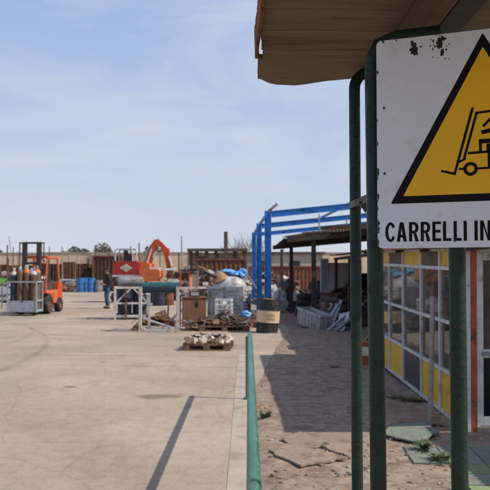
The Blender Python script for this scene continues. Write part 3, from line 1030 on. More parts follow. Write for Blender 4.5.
B().box((1.33, 5.58, 0.95), (2.58, 0.05, 1.90)).end('end_wall', 'panel_brown', t)
B().box((1.33, 2.78, 0.01), (2.56, 5.5, 0.02)).end('floor', 'inner_dark', t)
b = B().corr((-0.16, -0.46, 1.883), (3.13, 0, 0.322), (0, 6.47, 0), (-0.1, 0, 1), 6, 0.076, 0.011, 0.006)
b.end('roof', 'rust', t)
b = B()
for y in (-0.38, 0.1, 1.4, 2.8, 4.2, 5.45):
    b.bar((-0.13, y, 1.856), (2.85, y, 2.163), 0.05, 0.032)
b.end('rafter', 'timber_dark', t)
# awning reaching forward over the door side
B().corr((1.24, -2.3, 1.93), (1.7, 0, 0.20), (0, 1.82, 0), (-0.1, 0, 1), 3, 0.076, 0.011, 0.006).end('awning', 'rust', t)
B().box((1.34, -2.2, 0.955), (0.05, 0.05, 1.91)).end('awning_post', 'pole_grey', t)
B().box((2.80, -2.2, 1.03), (0.05, 0.05, 2.06)).end('awning_post', 'pole_grey', t)
# furniture inside seen dimly through the glass
B().box((1.6, 3.4, 0.40), (0.7, 1.5, 0.76)).bevel(0.01).end('desk', 'cabinet_brown', t)
B().box((2.35, 1.8, 0.75), (0.4, 1.2, 1.46)).bevel(0.01).end('cupboard', 'steel_grey', t)

t = thing('steel_post', 'bare grey steel post with rusty tip standing before the kiosk windows', 'post', gnd(429.6, 427))
pt = at(433, 291.5, 7.42) - t.location
B().tube([(0, 0, -0.02), (pt.x * 0.5 + 0.004, 0, pt.z * 0.5), (pt.x, 0, pt.z)], 0.026, 14).end('pipe', 'pole_grey', t)
B().tube([(pt.x, 0, pt.z - 0.05), (pt.x, 0, pt.z + 0.012)], 0.0275, 14).end('tip', 'rust', t)

t = thing('small_carton', 'small red carton with white label on the dirt by kiosk corner', 'box', gnd(366.5, 366), R(6))
B().box((0, 0.14, 0.21), (0.34, 0.28, 0.40)).bevel(0.008).end('carton', 'box_red', t)
B().box((0.02, -0.002, 0.25), (0.20, 0.004, 0.15)).end('label_patch', 'white_plastic', t)

# ---- broken slabs and sheets lying on the path
def slab(name, label, cat, pix, th, mat, group, tilt=0.0, z=0.004, seed=0):
    pts = [gnd(*p) for p in pix]
    c = sum(pts, Vector()) / len(pts)
    c.z = 0
    zz = max(path_z(c.x, c.y), 0.0) + z
    r_ = random.Random(seed)
    dense = []
    for i in range(len(pts)):
        a, e = pts[i] - c, pts[(i + 1) % len(pts)] - c
        for k in range(12):
            w = k / 12
            p = a.lerp(e, w)
            p += Vector((r_.uniform(-1, 1), r_.uniform(-1, 1), 0)) * 0.010 + Vector((mnoise.noise(p * 5), mnoise.noise(p * 5 + Vector((9, 0, 0))), 0)) * 0.03
            dense.append(p)
    b = B().prism([(p.x, p.y, 0.012 * mnoise.noise(p * 2.0) * (1 if tilt else 0.2)) for p in dense], (0, 0, th))
    bmesh.ops.triangulate(b.bm, faces=[f for f in b.bm.faces if len(f.verts) > 4])
    o = b.end(name, mat, None, (c.x, c.y, zz), (tilt, 0, 0), smooth=False)
    tag(o, label, cat, group)
    return o
G = 'flat slabs lying on the dirt path'
slab('paving_slab', 'pointed left slab of the broken flat slabs lying on the dirt path', 'slab', [(268, 455), (284, 448), (303, 452), (349, 462), (299, 471)], 0.016, 'slab', G, seed=1)
slab('paving_slab', 'small dark slab nearest the weed beside the handrail', 'slab', [(280, 441), (300, 434.5), (326, 446), (318, 450), (301, 452)], 0.016, 'slab', G, seed=2)
slab('paving_slab', 'upper slab whose right end passes behind the hoop post', 'slab', [(303, 434.5), (349, 435), (366, 444), (348, 446), (329, 446.5)], 0.018, 'slab', G, seed=3)
slab('paving_slab', 'lower slab beside the hoop post on the dirt path', 'slab', [(322, 450), (330, 447.5), (366, 446), (366, 459), (350, 461)], 0.016, 'slab', G, seed=4)
slab('board_sheet', 'speckled grey green sheet lying humped before the kiosk', 'sheet', [(380, 437), (395, 430), (424, 428), (440, 438), (428, 443), (416, 447), (405, 445)], 0.014, 'slab_green', G, tilt=0.02, z=0.035, seed=5)
slab('board_sheet', 'low orange brown board lying under the grey sheet by the steel post', 'sheet', [(398, 426), (402, 422.5), (440, 424), (446, 429), (425, 427)], 0.016, 'part_rust', G, z=0.02, seed=6)

# green tiled apron at the door
apron = structure(link('tiled_apron', None, None, (0, 0, 0)))
a0, a1 = gnd(415, 447), gnd(452, 497)
rng = random.Random(3)
tw = 0.30
ox, oy = 1.46, 6.56
ang = R(-4)
for i in range(9):
    for j in range(8):
        x = ox + (i + 0.5) * tw * 1.0
        y = oy - (j + 0.5) * tw
        x, y = ox + (x - ox) * math.cos(ang) - (y - oy) * math.sin(ang), oy + (x - ox) * math.sin(ang) + (y - oy) * math.cos(ang)
        if i == 0 and j >= 2:
            continue
        grey = j < 2 or rng.random() < 0.12
        b = B().box((0, 0, 0.02), (tw - 0.012, tw - 0.012, 0.045)).bevel(0.003, 1)
        o = b.end('tile', 'slab_green' if grey else 'tile_green', apron, (x, y, -0.016 + rng.uniform(-0.004, 0.004)), (rng.uniform(-0.012, 0.012), rng.uniform(-0.012, 0.012), ang + rng.uniform(-0.02, 0.02)))

# ---- crumbs of broken slab on the path
b = B()
r_ = random.Random(14)
for i in range(170):
    px_, py_ = r_.uniform(262, 445), r_.uniform(433, 500)
    p = gnd(px_, py_)
    if p.x < yard_edge(p.y) + 0.08:
        continue
    k = 0.008 + 0.022 * r_.random() ** 2
    n_ = r_.choice([4, 5, 6])
    z = path_z(p.x, p.y) - 0.002
    a0_ = r_.random() * 6
    b.prism([(p.x + k * r_.uniform(0.5, 1.2) * math.cos(a0_ + 6.283 * q / n_), p.y + k * r_.uniform(0.5, 1.2) * math.sin(a0_ + 6.283 * q / n_), z) for q in range(n_)], (0, 0, k * r_.uniform(0.3, 0.7)))
tag(b.end('slab_crumbs', 'slab', smooth=False), 'crumbled slab fragments strewn on the dirt in front', 'rubble', kind='stuff')
# ---- weeds
def weed(name, label, c, n, h, spread, mat, flowers=0, seed=0, wleaf=0.012):
    r_ = random.Random(seed)
    t = thing(name, label, 'plant', c)
    b = B()
    tips = []
    for i in range(n):
        a = r_.random() * 6.283
        L = h * r_.uniform(0.4, 1.1)
        sp = spread * r_.uniform(0.2, 1.0)
        b0 = Vector((math.cos(a), math.sin(a), 0)) * spread * 0.35 * r_.random()
        d = Vector((math.cos(a + r_.uniform(-0.6, 0.6)), math.sin(a + r_.uniform(-0.6, 0.6)), 0))
        side = Vector((-d.y, d.x, 0)) * wleaf * r_.uniform(0.5, 1.0)
        p = [b0 + d * sp * f * f + Vector((0, 0, L * (f - 0.25 * f * f))) for f in (0, 0.4, 0.75, 1.0)]
        ws = (0.5, 1.0, 0.7, 0.05)
        vv = [(b.bm.verts.new(q - side * w), b.bm.verts.new(q + side * w)) for q, w in zip(p, ws)]
        for q0, q1 in zip(vv, vv[1:]):
            b.bm.faces.new((q0[0], q0[1], q1[1], q1[0]))
        tips.append(p[-1])
    b.end('leaves', mat, t, recalc=False)
    for i in range(flowers):
        q = tips[i]
        b = B()
        b.tube([q * 0.15, q + Vector((0, 0, 0.05))], 0.0018, 5)
        b.blob(q + Vector((0, 0, 0.055)), (0.012, 0.012, 0.007), 0.3, 3, i, 1, mi=1)
        b.end('flower', ['leaf', 'flower'], t)
    return t
weed('weed', 'small green weed with orange flowers at the foot of the handrail', gnd(264.5, 419), 60, 0.11, 0.10, 'leaf', 6, 1, 0.014)
weed('weed', 'leafy weed growing over the corner of the tiled apron', gnd(424, 453) + Vector((0, 0, 0.03)), 60, 0.10, 0.13, 'leaf', 0, 2, 0.016)
weed('weed', 'straggling weed at the edge of the green tiles', gnd(437, 463) + Vector((0, 0, 0.03)), 40, 0.08, 0.12, 'leaf_dry', 0, 3, 0.013)
for i, (x, y, nm) in enumerate(((396, 399, 'left'), (407, 401, 'middle'), (417, 402, 'right'))):
    weed('grass_tuft', '%s tuft of the low grass in the shade before the dark kiosk panel' % nm, gnd(x, y), 130, 0.055, 0.17, 'leaf_dry', 0, 10 + i, 0.007)
weed('weed', 'tiny weed sprouting between the broken slabs', gnd(322, 449), 26, 0.05, 0.07, 'leaf_dry', 0, 31, 0.008)
weed('weed', 'dry weed on the sunlit dirt below the broken slabs', gnd(338, 478), 30, 0.05, 0.09, 'leaf_dry', 0, 32, 0.008)
weed('grass_tuft', 'thin grass tuft in the shade on the dirt beside the hoop post', gnd(335, 368), 60, 0.06, 0.14, 'leaf_dry', 0, 20, 0.008)
weed('grass_tuft', 'sparse grass at the right post foot beside the tiles', gnd(446, 466) + Vector((0, 0, 0.05)), 40, 0.07, 0.10, 'leaf_dry', 0, 22, 0.008)

# ================================================================== BLUE STEEL FRAME
def ibeam(b, p0, p1, w, h, up=(0, 0, 1), tf=0.014, tw=0.012):
    p0, p1 = Vector(p0), Vector(p1)
    d = (p1 - p0).normalized()
    u = Vector(up)
    if abs(d.dot(u)) > 0.98:
        u = Vector((1, 0, 0))
    s = d.cross(u).normalized()
    u = s.cross(d).normalized()
    b.bar(p0 + u * (h / 2 - tf / 2), p1 + u * (h / 2 - tf / 2), w, tf, up=u)
    b.bar(p0 - u * (h / 2 - tf / 2), p1 - u * (h / 2 - tf / 2), w, tf, up=u)
    b.bar(p0, p1, tw, h - 2 * tf, up=u)
    return b

t = thing('hall_skeleton', 'bright blue steel portal frame of an unroofed hall', 'steel frame', (0, 0, 0))
PORT = [(0.73, 22.3), (0.57, 28.3), (0.45, 35.2)]
SL = 0.100
HC = 3.42
for (x, y) in PORT:
    b = B()
    ibeam(b, (x, y, 0), (x, y, HC + 0.12), 0.20, 0.21, up=(1, 0, 0))
    b.box((x, y, 0.012), (0.34, 0.34, 0.024))
    b.end('column', 'blue_steel', t, smooth=False)
    b = B()
    ibeam(b, (x + 0.11, y, HC + 0.01), (x + 6.3, y, HC + 0.01 + 6.2 * SL), 0.11, 0.20)
    b.end('rafter', 'blue_steel', t, smooth=False)
    b = B()
    ibeam(b, (x + 6.3, y, HC + 0.01 + 6.2 * SL), (x + 12.5, y, HC + 0.01), 0.11, 0.20)
    b.end('rafter', 'blue_steel', t, smooth=False)
    b = B()
    ibeam(b, (x + 12.6, y, 0), (x + 12.6, y, HC + 0.12), 0.20, 0.21, up=(1, 0, 0))
    b.end('column', 'blue_steel', t, smooth=False)
    for z in (0.35, 1.5, 1.62, 2.55):
        B().box((x - 0.112, y - 0.02, z), (0.016, 0.16, 0.11)).end('cleat', 'blue_steel', t)
for (xa, ya), (xb, yb) in zip(PORT, PORT[1:]):
    B().bar((xa, ya + 0.11, HC + 0.05), (xb, yb - 0.11, HC + 0.05), 0.07, 0.10).end('eave_beam', 'blue_steel', t)
# roof bracing between the first two portals
def rz(x0, x):
    return HC + 0.01 + (x - x0) * SL
B().bar((PORT[1][0] + 2.3, 28.2, rz(0.57, 2.87)), (PORT[0][0] + 2.75, 22.4, rz(0.73, 3.48) + 0.14), 0.07, 0.07).end('brace', 'blue_steel', t)
B().bar((PORT[0][0] + 0.02, 22.3, HC + 0.10), (PORT[0][0] + 0.30, 22.3, HC + 0.34), 0.05, 0.09).end('cleat', 'pole_grey', t)

# ================================================================== OPEN SCRAP SHELTER
t = thing('scrap_shelter', 'dark open shelter on posts with a ragged board roof', 'shelter', (0, 0, 0))
def shz(x):
    return 2.57 + (x - 1.4) * 0.09
for i, (x, y) in enumerate(((2.02, 20.6), (1.76, 26.6), (1.68, 32.0), (5.6, 20.6), (5.6, 26.6))):
    B().box((x, y, shz(x) / 2), (0.13, 0.13, shz(x))).bevel(0.01).end('post', 'timber_dark', t)
for y in (20.5, 24.0, 27.6):
    B().bar((1.25 + (y - 20) * -0.02, y, shz(1.25) - 0.02), (6.4, y, shz(6.4) - 0.02), 0.12, 0.16).end('beam', 'timber_dark', t)
rng = random.Random(21)
xx = 1.22
i = 0
while xx < 6.4:
    w = rng.uniform(0.55, 0.75)
    y0 = 20.2 + (1.6 if i == 0 else 0.0) + rng.uniform(-0.3, 0.35)
    y1 = 28.2 + rng.uniform(-0.4, 0.4)
    b = B().corr((xx, y0, shz(xx) + 0.075 + 0.02 * (i % 2)), (0, y1 - y0, 0), (w + 0.05, 0, w * 0.09), (0, 0, 1), 3, 0.09, 0.012, 0.012)
    b.end('roof_sheet', rng.choice(['rust_dark', 'timber_dark', 'rust_dark']), t)
    xx += w
    i += 1
B().bar((2.2, 20.05, shz(2.2) + 0.20), (6.2, 20.15, shz(6.2) + 0.17), 0.14, 0.10).end('roof_timber', 'rust_dark', t)
B().bar((1.7, 21.0, shz(1.7) + 0.15), (4.6, 20.7, shz(4.6) + 0.15), 0.12, 0.06).end('roof_timber', 'pallet_dark', t)
B().bar((1.3, 22.2, shz(1.3) + 0.14), (2.3, 20.9, shz(2.3) + 0.15), 0.12, 0.05).end('roof_timber', 'pallet_dark', t)
for x, y, h in ((2.28, 21.5, 0.62), (3.2, 22, 0.45)):
    B().tube([(x, y, shz(x) + 0.1), (x, y, shz(x) + 0.1 + h)], 0.02, 8).end('roof_pipe', 'pole_grey', t)

t = thing('lean_to', 'low lean-to with rusty corrugated roof beyond the kiosk', 'shelter', (0, 0, 0))
for y in (13.6, 17.0, 20.2, 23.2):
    B().box((3.02, y, 0.99), (0.09, 0.09, 1.98)).bevel(0.008).end('post', 'timber_dark', t)
B().box((3.02, 18.4, 2.02), (0.08, 10.2, 0.08)).end('beam', 'timber_dark', t)
B().box((5.6, 18.4, 1.2), (0.1, 10.2, 2.4)).end('back_wall', 'rust_dark', t)
y = 13.02
i = 0
rng = random.Random(2)
while y < 23.2:
    b = B().corr((2.88 + rng.uniform(-0.06, 0.05), y, 2.115 + 0.012 * (i % 2)), (2.75, 0, 0.33), (0, 0.92, 0), (-0.1, 0, 1), 4, 0.09, 0.012, 0.008)
    b.end('roof_sheet', rng.choice(['rust', 'rust_red', 'rust_dark']), t)
    y += 0.86
    i += 1

# ---- what stands in the shelter
def crate_tub(name, label, loc, rot, L, W, H, mat, ribs=6):
    t = thing(name, label, 'crate', loc, rot=rot)
    b = B()
    th = 0.02
    b.box((0, 0, th / 2), (L, W, th))
    b.box((-L / 2 + th / 2, 0, (H + th) / 2), (th, W, H - th))
    b.box((L / 2 - th / 2, 0, (H + th) / 2), (th, W, H - th))
    b.box((0, -W / 2 + th / 2, (H + th) / 2), (L - 2 * th, th, H - th))
    b.box((0, W / 2 - th / 2, (H + th) / 2), (L - 2 * th, th, H - th))
    b.bevel(0.006, 1).end('tub', mat, t)
    for sgn in (-1, 1):
        B().box((0, sgn * (W / 2 + 0.016), H - 0.03), (L + 0.07, 0.03, 0.05)).bevel(0.006, 1).end('rim', mat, t)
        for k in range(ribs):
            B().box((-L / 2 + (k + 0.5) * L / ribs, sgn * (W / 2 + 0.012), (H - 0.07) / 2), (0.03, 0.022, H - 0.09)).end('rib', mat, t)
    for sgn in (-1, 1):
        B().box((sgn * (L / 2 + 0.016), 0, H - 0.03), (0.03, W, 0.05)).bevel(0.006, 1).end('rim', mat, t)
        for k in range(3):
            B().box((sgn * (L / 2 + 0.012), -W / 2 + (k + 0.5) * W / 3, (H - 0.07) / 2), (0.022, 0.03, H - 0.09)).end('rib', mat, t)
    return t
cc = gnd(315, 329)
crate_tub('plastic_crate', 'long pale grey ribbed crate tipped on the dirt under the shelter', (cc.x, cc.y + 0.3, 0.03), (0.0, R(9), R(-62)), 1.15, 0.42, 0.46, 'tank_grey', 7)

def sheet(name, label, loc, rot, w, h, mat, bend=0.15, seed=0, cat='panel', group=None):
    b = B()
    n = 8
    g1, g2 = [], []
    for i in range(n + 1):
        r1, r2 = [], []
        for j in range(n + 1):
            u, v = i / n - 0.5, j / n
            d = bend * math.sin(v * 2.6) * 0.4 + 0.11 * mnoise.noise(Vector((u * 3, v * 3, seed * 4.4)))
            r1.append(b.bm.verts.new((u * w, d, v * h)))
            r2.append(b.bm.verts.new((u * w, d + 0.012, v * h)))
        g1.append(r1)
        g2.append(r2)
    for i in range(n):
        for j in range(n):
            b.bm.faces.new((g1[i][j], g1[i + 1][j], g1[i + 1][j + 1], g1[i][j + 1]))
            b.bm.faces.new((g2[i][j], g2[i][j + 1], g2[i + 1][j + 1], g2[i + 1][j]))
    for i in range(n):
        b.bm.faces.new((g1[i][0], g2[i][0], g2[i + 1][0], g1[i + 1][0]))
        b.bm.faces.new((g1[i][n], g1[i + 1][n], g2[i + 1][n], g2[i][n]))
        b.bm.faces.new((g1[0][i], g1[0][i + 1], g2[0][i + 1], g2[0][i]))
        b.bm.faces.new((g1[n][i], g2[n][i], g2[n][i + 1], g1[n][i + 1]))
    return tag(b.end(name, mat, None, loc, rot), label, cat, group)
GP = 'bent sheets heaped by the pale crate'
for i, (px_, py_, rx, rz_, w, h, mm, lb) in enumerate((
        (329, 329, -62, 40, 0.32, 0.7, 'foil_grey', 'bent grey sheet leaning just right of the pale crate'),
        (338, 331, -50, -25, 0.30, 0.75, 'foil_grey', 'front grey sheet of the heap next to the hoop post'),
        (343, 324, -42, 25, 0.34, 0.85, 'foil_grey', 'tall pale sheet standing at the back of the heap beside the hoop post'),
        (331, 322, -38, 15, 0.35, 0.8, 'foil_grey', 'narrow grey sheet propped behind the pale crate'))):
    g_ = gnd(px_, py_)
    sheet('scrap_sheet', lb, (g_.x, g_.y, 0.02), (R(rx), 0, R(rz_)), w, h, mm, 0.3, i, group=GP)

for i, (x0, y0, x1, y1, dy, mm, lb) in enumerate((
        (323, 329.5, 338, 304, 0.9, 'foil_grey', 'grey metal strip leaning outwards from the right end of the pale crate'),
        (328, 331, 349, 312, 0.7, 'tank_grey', 'pale strip lying low and slanted beside the pale crate'),
        (332, 327, 341, 300, 1.0, 'foil_grey', 'steepest grey strip in the heap beside the pale crate'),
        (336, 332, 352, 318, 0.5, 'steel_grey', 'darker strip lying in front of the heap by the hoop post'),
        (326, 326, 348, 305, 1.1, 'tank_grey', 'long pale strip crossing the heap behind the others'))):
    p0 = gnd(x0, y0)
    p1 = at(x1, y1, p0.y + dy)
    b = B()
    b.bar(p0 + Vector((0, 0, 0.03)), p1, 0.10, 0.012).bar(p0 + Vector((0.05, 0, 0.04)), p1 + Vector((0.05, 0, 0.01)), 0.012, 0.05)
    tag(b.jitter(0.01, 4, i).end('metal_strip', mm), lb, 'strip', 'metal strips by the pale crate')

def heap(name, label, c, rx, ry, h, n, mats, seed, sizes=(0.15, 0.6), rods=0.4, base=True):
    r_ = random.Random(seed)
    b = B()
    for i in range(n):
        a = r_.random() * 6.283
        rr = math.sqrt(r_.random())
        x, y = math.cos(a) * rr * rx, math.sin(a) * rr * ry
        top = h * max(0.1, 1 - rr ** 1.6)
        z = r_.random() * top
        s = r_.uniform(*sizes)
        mi = r_.randrange(len(mats))
        e = (r_.uniform(-0.5, 0.5), r_.uniform(-0.5, 0.5), r_.random() * 6.28)
        k = r_.random()
        if k < 0.22:
            a2 = r_.random() * 6.28
            p = Vector((x, y, max(z, 0.04)))
            L_ = s * r_.uniform(0.8, 1.7)
            cv = [p + Vector((math.cos(a2 + 0.5 * q) * L_ * q / 5, math.sin(a2 + 0.5 * q) * L_ * 0.6 * q / 5, L_ * 0.35 * math.sin(q * r_.uniform(0.4, 0.75)))) for q in range(6)]
            for q in cv:
                q.z = max(q.z, 0.02)
            b.tube(cv, r_.uniform(0.006, 0.014), 5, mi=mi)
        elif k < rods:
            d = Vector((r_.uniform(-1, 1), r_.uniform(-0.6, 0.6), r_.uniform(-0.25, 0.35))).normalized() * s * 1.3
            p = Vector((x, y, max(z, 0.05)))
            p0, p1 = p - d / 2, p + d / 2
            p0.z, p1.z = max(p0.z, 0.03), max(p1.z, 0.03)
            b.tube([p0, p1], r_.uniform(0.008, 0.028) * (1 + s), 7, mi=mi)
        elif k < rods + 0.25:
            b.box((x, y, max(z, s * 0.2)), (s, s * r_.uniform(0.3, 0.9), s * 0.06), e, mi=mi)
        elif k < rods + 0.50:
            b.box((x, y, max(z, s * 0.25)), (s * r_.uniform(0.3, 0.9), s * r_.uniform(0.3, 0.7), s * r_.uniform(0.2, 0.6)), e, mi=mi)
        else:
            b.blob((x, y, max(z, s * 0.15)), (s * 0.35, s * 0.3, s * 0.22), 0.4, 2.2, i, 1, mi=mi)
    if base:
        q = bmesh.ops.create_icosphere(b.bm, subdivisions=3, radius=1.0)
        for v in q['verts']:
            kk = 1 + 0.25 * mnoise.noise(v.co * 2.5 + Vector((seed, 0, 0)))
            v.co = Vector((v.co.x * rx * 0.85 * kk, v.co.y * ry * 0.85 * kk, max(0.0, v.co.z * h * 0.55 * kk)))
    o = b.end(name, mats, None, c)
    return tag(o, label, 'scrap', kind='stuff')

heap('scrap_heap', 'dark mixed scrap filling the shelter behind the pale crate', (3.75, 23.0, 0), 1.75, 2.6, 1.35, 520, ['steel_dark', 'timber_dark', 'rust', 'blue_dark', 'steel_grey', 'pallet_dark', 'part_rust'], 31, (0.15, 0.7), 0.35)
heap('scrap_heap', 'scrap and boards heaped under the low lean-to', (4.15, 15.6, 0), 1.2, 2.3, 1.1, 380, ['steel_dark', 'rust', 'timber_dark', 'steel_grey', 'part_rust'], 32, (0.15, 0.7), 0.4)
heap('scrap_heap', 'dark clutter heaped between the shelter posts', (3.0, 28.6, 0), 1.25, 1.3, 1.25, 340, ['steel_dark', 'timber_dark', 'rust_dark', 'blue_dark', 'steel_grey', 'rust', 'white_plastic'], 34, (0.12, 0.6), 0.4)
heap('scrap_heap', 'pale scrap heaped at the back of the shelter beside the blue frame', (1.9, 34.0, 0), 1.5, 1.6, 1.3, 300, ['steel_grey', 'sack_white', 'rust', 'steel_dark', 'part_rust', 'timber_dark'], 33, (0.2, 0.8), 0.35)

# wheeled machine with white box
g_ = gnd(291, 312)
t = thing('welding_cart', 'dark wheeled workshop cart holding a white box beside the shelter post', 'cart', g_, R(15))
b = B()
b.box((0, 0.2, 0.24), (0.46, 0.6, 0.05)).box((-0.2, 0.45, 0.65), (0.04, 0.04, 0.9)).box((0.2, 0.45, 0.65), (0.04, 0.04, 0.9)).box((0, 0.45, 1.12), (0.44, 0.04, 0.04))
b.end('chassis', 'steel_dark', t)
B().box((0, 0.15, 0.50), (0.40, 0.4, 0.46)).bevel(0.02).end('housing', 'drum_black', t)
B().box((0.10, -0.09, 0.60), (0.26, 0.10, 0.34)).bevel(0.01).end('box', 'white_plastic', t)
B().blob((0.03, 0.3, 1.0), (0.24, 0.22, 0.32), 0.25, 2, 3, 3).end('motor', 'steel_dark', t)
for sx in (-0.25, 0.25):
    B().lathe([(0, -0.03), (0.10, -0.03), (0.12, -0.015), (0.12, 0.015), (0.10, 0.03), (0, 0.03)], 18, (sx, 0.35, 0.12), Matrix.Rotation(R(90), 4, 'Y')).end('wheel', 'rubber', t)
    B().lathe([(0, -0.02), (0.06, -0.02), (0.075, 0), (0.06, 0.02), (0, 0.02)], 14, (sx * 0.8, -0.02, 0.12), Matrix.Rotation(R(90), 4, 'Y')).bevel(0.002).end('wheel', 'rubber', t)

def loft_box(name, label, cat, px_, py_, w, d, h, rz_, mat, z=0.0, bev=0.01, group=None):
    g_ = gnd(px_, py_)
    o = B().box((0, d / 2, h / 2), (w, d, h)).bevel(bev).end(name, mat, None, (g_.x, g_.y, z), (0, 0, R(rz_)))
    return tag(o, label, cat, group)

t = thing('tool_chest', 'orange red chest on dark legs under the shelter', 'chest', gnd(327, 319), R(-12))
B().box((0, 0.22, 0.72), (0.50, 0.42, 0.34)).bevel(0.012).end('case', 'rust_red', t)
B().box((0.02, 0.006, 0.72), (0.30, 0.012, 0.15)).end('front_plate', 'drum_label', t)
for sx in (-0.2, 0.2):
    for sy in (0.06, 0.38):
        B().box((sx, sy, 0.275), (0.05, 0.05, 0.55)).end('leg', 'timber_dark', t)
B().box((0.1, 0.2, 0.925), (0.42, 0.3, 0.07)).bevel(0.01).end('lid', 'sack_white', t)

# panels standing at the back of the lean-to
b = B().box((0, 0, 0.95), (0.75, 0.05, 1.9)).bevel(0.006)
tag(b.end('wall_board', 'wall_grey', None, (3.15, 23.9, 0), (R(-3), 0, 0)), 'upright beige board at the back of the lean-to', 'board')
b = B().box((0, 0, 1.02), (0.26, 0.16, 2.04)).bevel(0.006)
tag(b.end('refrigerator_panel', 'cage_grey', None, (2.72, 24.0, 0), (0, 0, R(8))), 'tall narrow pale blue panel standing beside the beige board', 'panel')
b = B().box((0, 0, 0.5), (0.72, 0.35, 1.0)).bevel(0.02)
tag(b.end('machine_case', 'drum_black', None, (3.75, 22.6, 0.55), (0, 0, R(5))), 'black machine case standing right of the beige board', 'machine')
B().box((3.75, 22.6, 0.275), (0.8, 0.5, 0.55)).end('plinth_block', 'timber_dark')
tag(bpy.data.objects['plinth_block'], 'dark timber block carrying the black machine case', 'block')

# sacks
def sack(label, c, s, mat, seed, cat='sack', name='sack', group=None):
    o = B().blob((0, 0, s[2] * 0.9), s, 0.45, 2.6, seed, 4).end(name, mat, None, c)
    return tag(o, label, cat, group)
GS = 'pale sacks by the blue frame'
sack('pale sack standing just right of the blue column', (1.35, 27.0, 0), (0.26, 0.25, 0.48), 'sack_white', 1, group=GS)
sack('wide pale sack slumped behind the wheeled cart', (1.75, 29.2, 0), (0.4, 0.4, 0.42), 'sack_white', 2, group=GS)
sack('grey white sack farthest back near the shelter post', (1.25, 31.0, 0), (0.34, 0.34, 0.5), 'sack_white', 3, group=GS)
sack('dark blue tarpaulin bundle under the shelter behind the front post', (2.75, 25.2, 0.0), (0.40, 0.35, 0.60), 'blue_dark', 4, 'bundle', 'tarpaulin_bundle')
for i in range(4):
    o = B().lathe([(0.20, -0.09), (0.30, -0.10), (0.335, -0.06), (0.34, 0.0), (0.335, 0.06), (0.30, 0.10), (0.20, 0.09), (0.19, 0.0), (0.20, -0.09)], 24).end('tyre', 'rubber', None, (2.12 + 0.02 * i, 25.2, 0.105 + 0.2 * i), (0, 0, i))
    tag(o, ['bottom', 'second', 'third', 'topmost'][i] + ' tyre of the black stack under the shelter', 'tyre', 'stacked tyres')

# ================================================================== OIL DRUM AND PALLETS
def drum(name, label, loc, mat, H=0.88, r=0.29, rz_=0, lid=None, band=None, group=None, n=32):
    t = thing(name, label, 'drum', loc, rz_, group)
    prof = [(0.0, 0.012), (r - 0.02, 0.012), (r - 0.012, 0.0), (r + 0.004, 0.0), (r + 0.006, 0.016), (r, 0.024)]
    for zc in (0.34, 0.66):
        prof += [(r, zc * H - 0.03), (r + 0.010, zc * H), (r, zc * H + 0.03)]
    prof += [(r, H - 0.024), (r + 0.006, H - 0.016), (r + 0.004, H), (r - 0.012, H), (r - 0.018, H - 0.02)]
    B().lathe(prof, n).end('shell', mat, t)
    B().lathe([(0, H - 0.016), (r - 0.014, H - 0.018), (r - 0.014, H - 0.03), (0, H - 0.03)], n).end('lid', lid or mat, t)
    for a in (0.4, 3.4):
        B().lathe([(0, 0.014), (0.03, 0.012), (0.034, 0)], 12, (0.19 * math.cos(a), 0.19 * math.sin(a), H - 0.017)).end('bung', 'steel_dark', t)
    return t
gd = gnd(267.3, 333.5)
t = drum('oil_drum', 'black oil drum with beige label standing by the blue frame', (gd.x, gd.y + 0.29, 0.004), 'drum_black', 0.89, 0.285, 0.3, 'drum_lid')
t.rotation_euler = (R(1.2), R(4.2), 0)
b = B()
n = 26
ver = []
for k in range(n + 1):
    a = R(168) + R(204) * k / n
    ver.append((b.bm.verts.new((0.302 * math.cos(a), 0.302 * math.sin(a), 0.275)), b.bm.verts.new((0.302 * math.cos(a), 0.302 * math.sin(a), 0.585))))
for p, q in zip(ver, ver[1:]):
    b.bm.faces.new((p[0], q[0], q[1], p[1]))
b.end('drum_label', 'drum_label', t)
# a few print lines on the label (not readable in the photograph)
for z, a0, a1, h in ((0.50, 262, 300, 0.022), (0.455, 258, 304, 0.03), (0.405, 260, 298, 0.018), (0.365, 262, 306, 0.03)):
    b = B()
    v0 = None
    for k in range(9):
        a = R(a0 + (a1 - a0) * k / 8)
        v1 = (b.bm.verts.new((0.3035 * math.cos(a), 0.3035 * math.sin(a), z - h / 2)), b.bm.verts.new((0.3035 * math.cos(a), 0.3035 * math.sin(a), z + h / 2)))
        if v0:
            b.bm.faces.new((v0[0], v1[0], v1[1], v0[1]))
        v0 = v1
    b.end('print_line', 'print_grey', t)

def pallet(label, loc, rz_, L=1.2, W=0.8, mat='pallet_wood', nb=6):
    t = thing('pallet', label, 'pallet', loc, rz_, 'wooden pallets')
    dw = L / nb
    for i in range(3):
        y = -W / 2 + 0.05 + i * (W - 0.1) / 2
        B().box((0, y, 0.011), (L, 0.10, 0.022)).end('bottom_board', mat, t)
        for x in (-L / 2 + 0.07, 0, L / 2 - 0.07):
            B().box((x, y, 0.063), (0.14, 0.095, 0.082)).end('block', mat, t)
        B().box((0, y, 0.115), (L, 0.095, 0.021)).end('stringer', mat, t)
    r_ = random.Random(int(loc[0] * 10))
    for i in range(nb):
        B().box((-L / 2 + (i + 0.5) * dw, 0, 0.1375), (dw * 0.74, W, 0.022)).end('deck_board', mat, t, (r_.uniform(-0.008, 0.008), r_.uniform(-0.015, 0.015), r_.uniform(0, 0.003)), (0, 0, r_.uniform(-0.015, 0.015)))
    return t
pc = gnd(207.5, 351)
PAL = pallet('wooden pallet loaded with small machine parts, alone in front on the concrete', (pc.x, pc.y + 0.48, 0.003), R(-3), 0.98, 0.95, 'pallet_dark', 7)
rng = random.Random(77)
protos = []
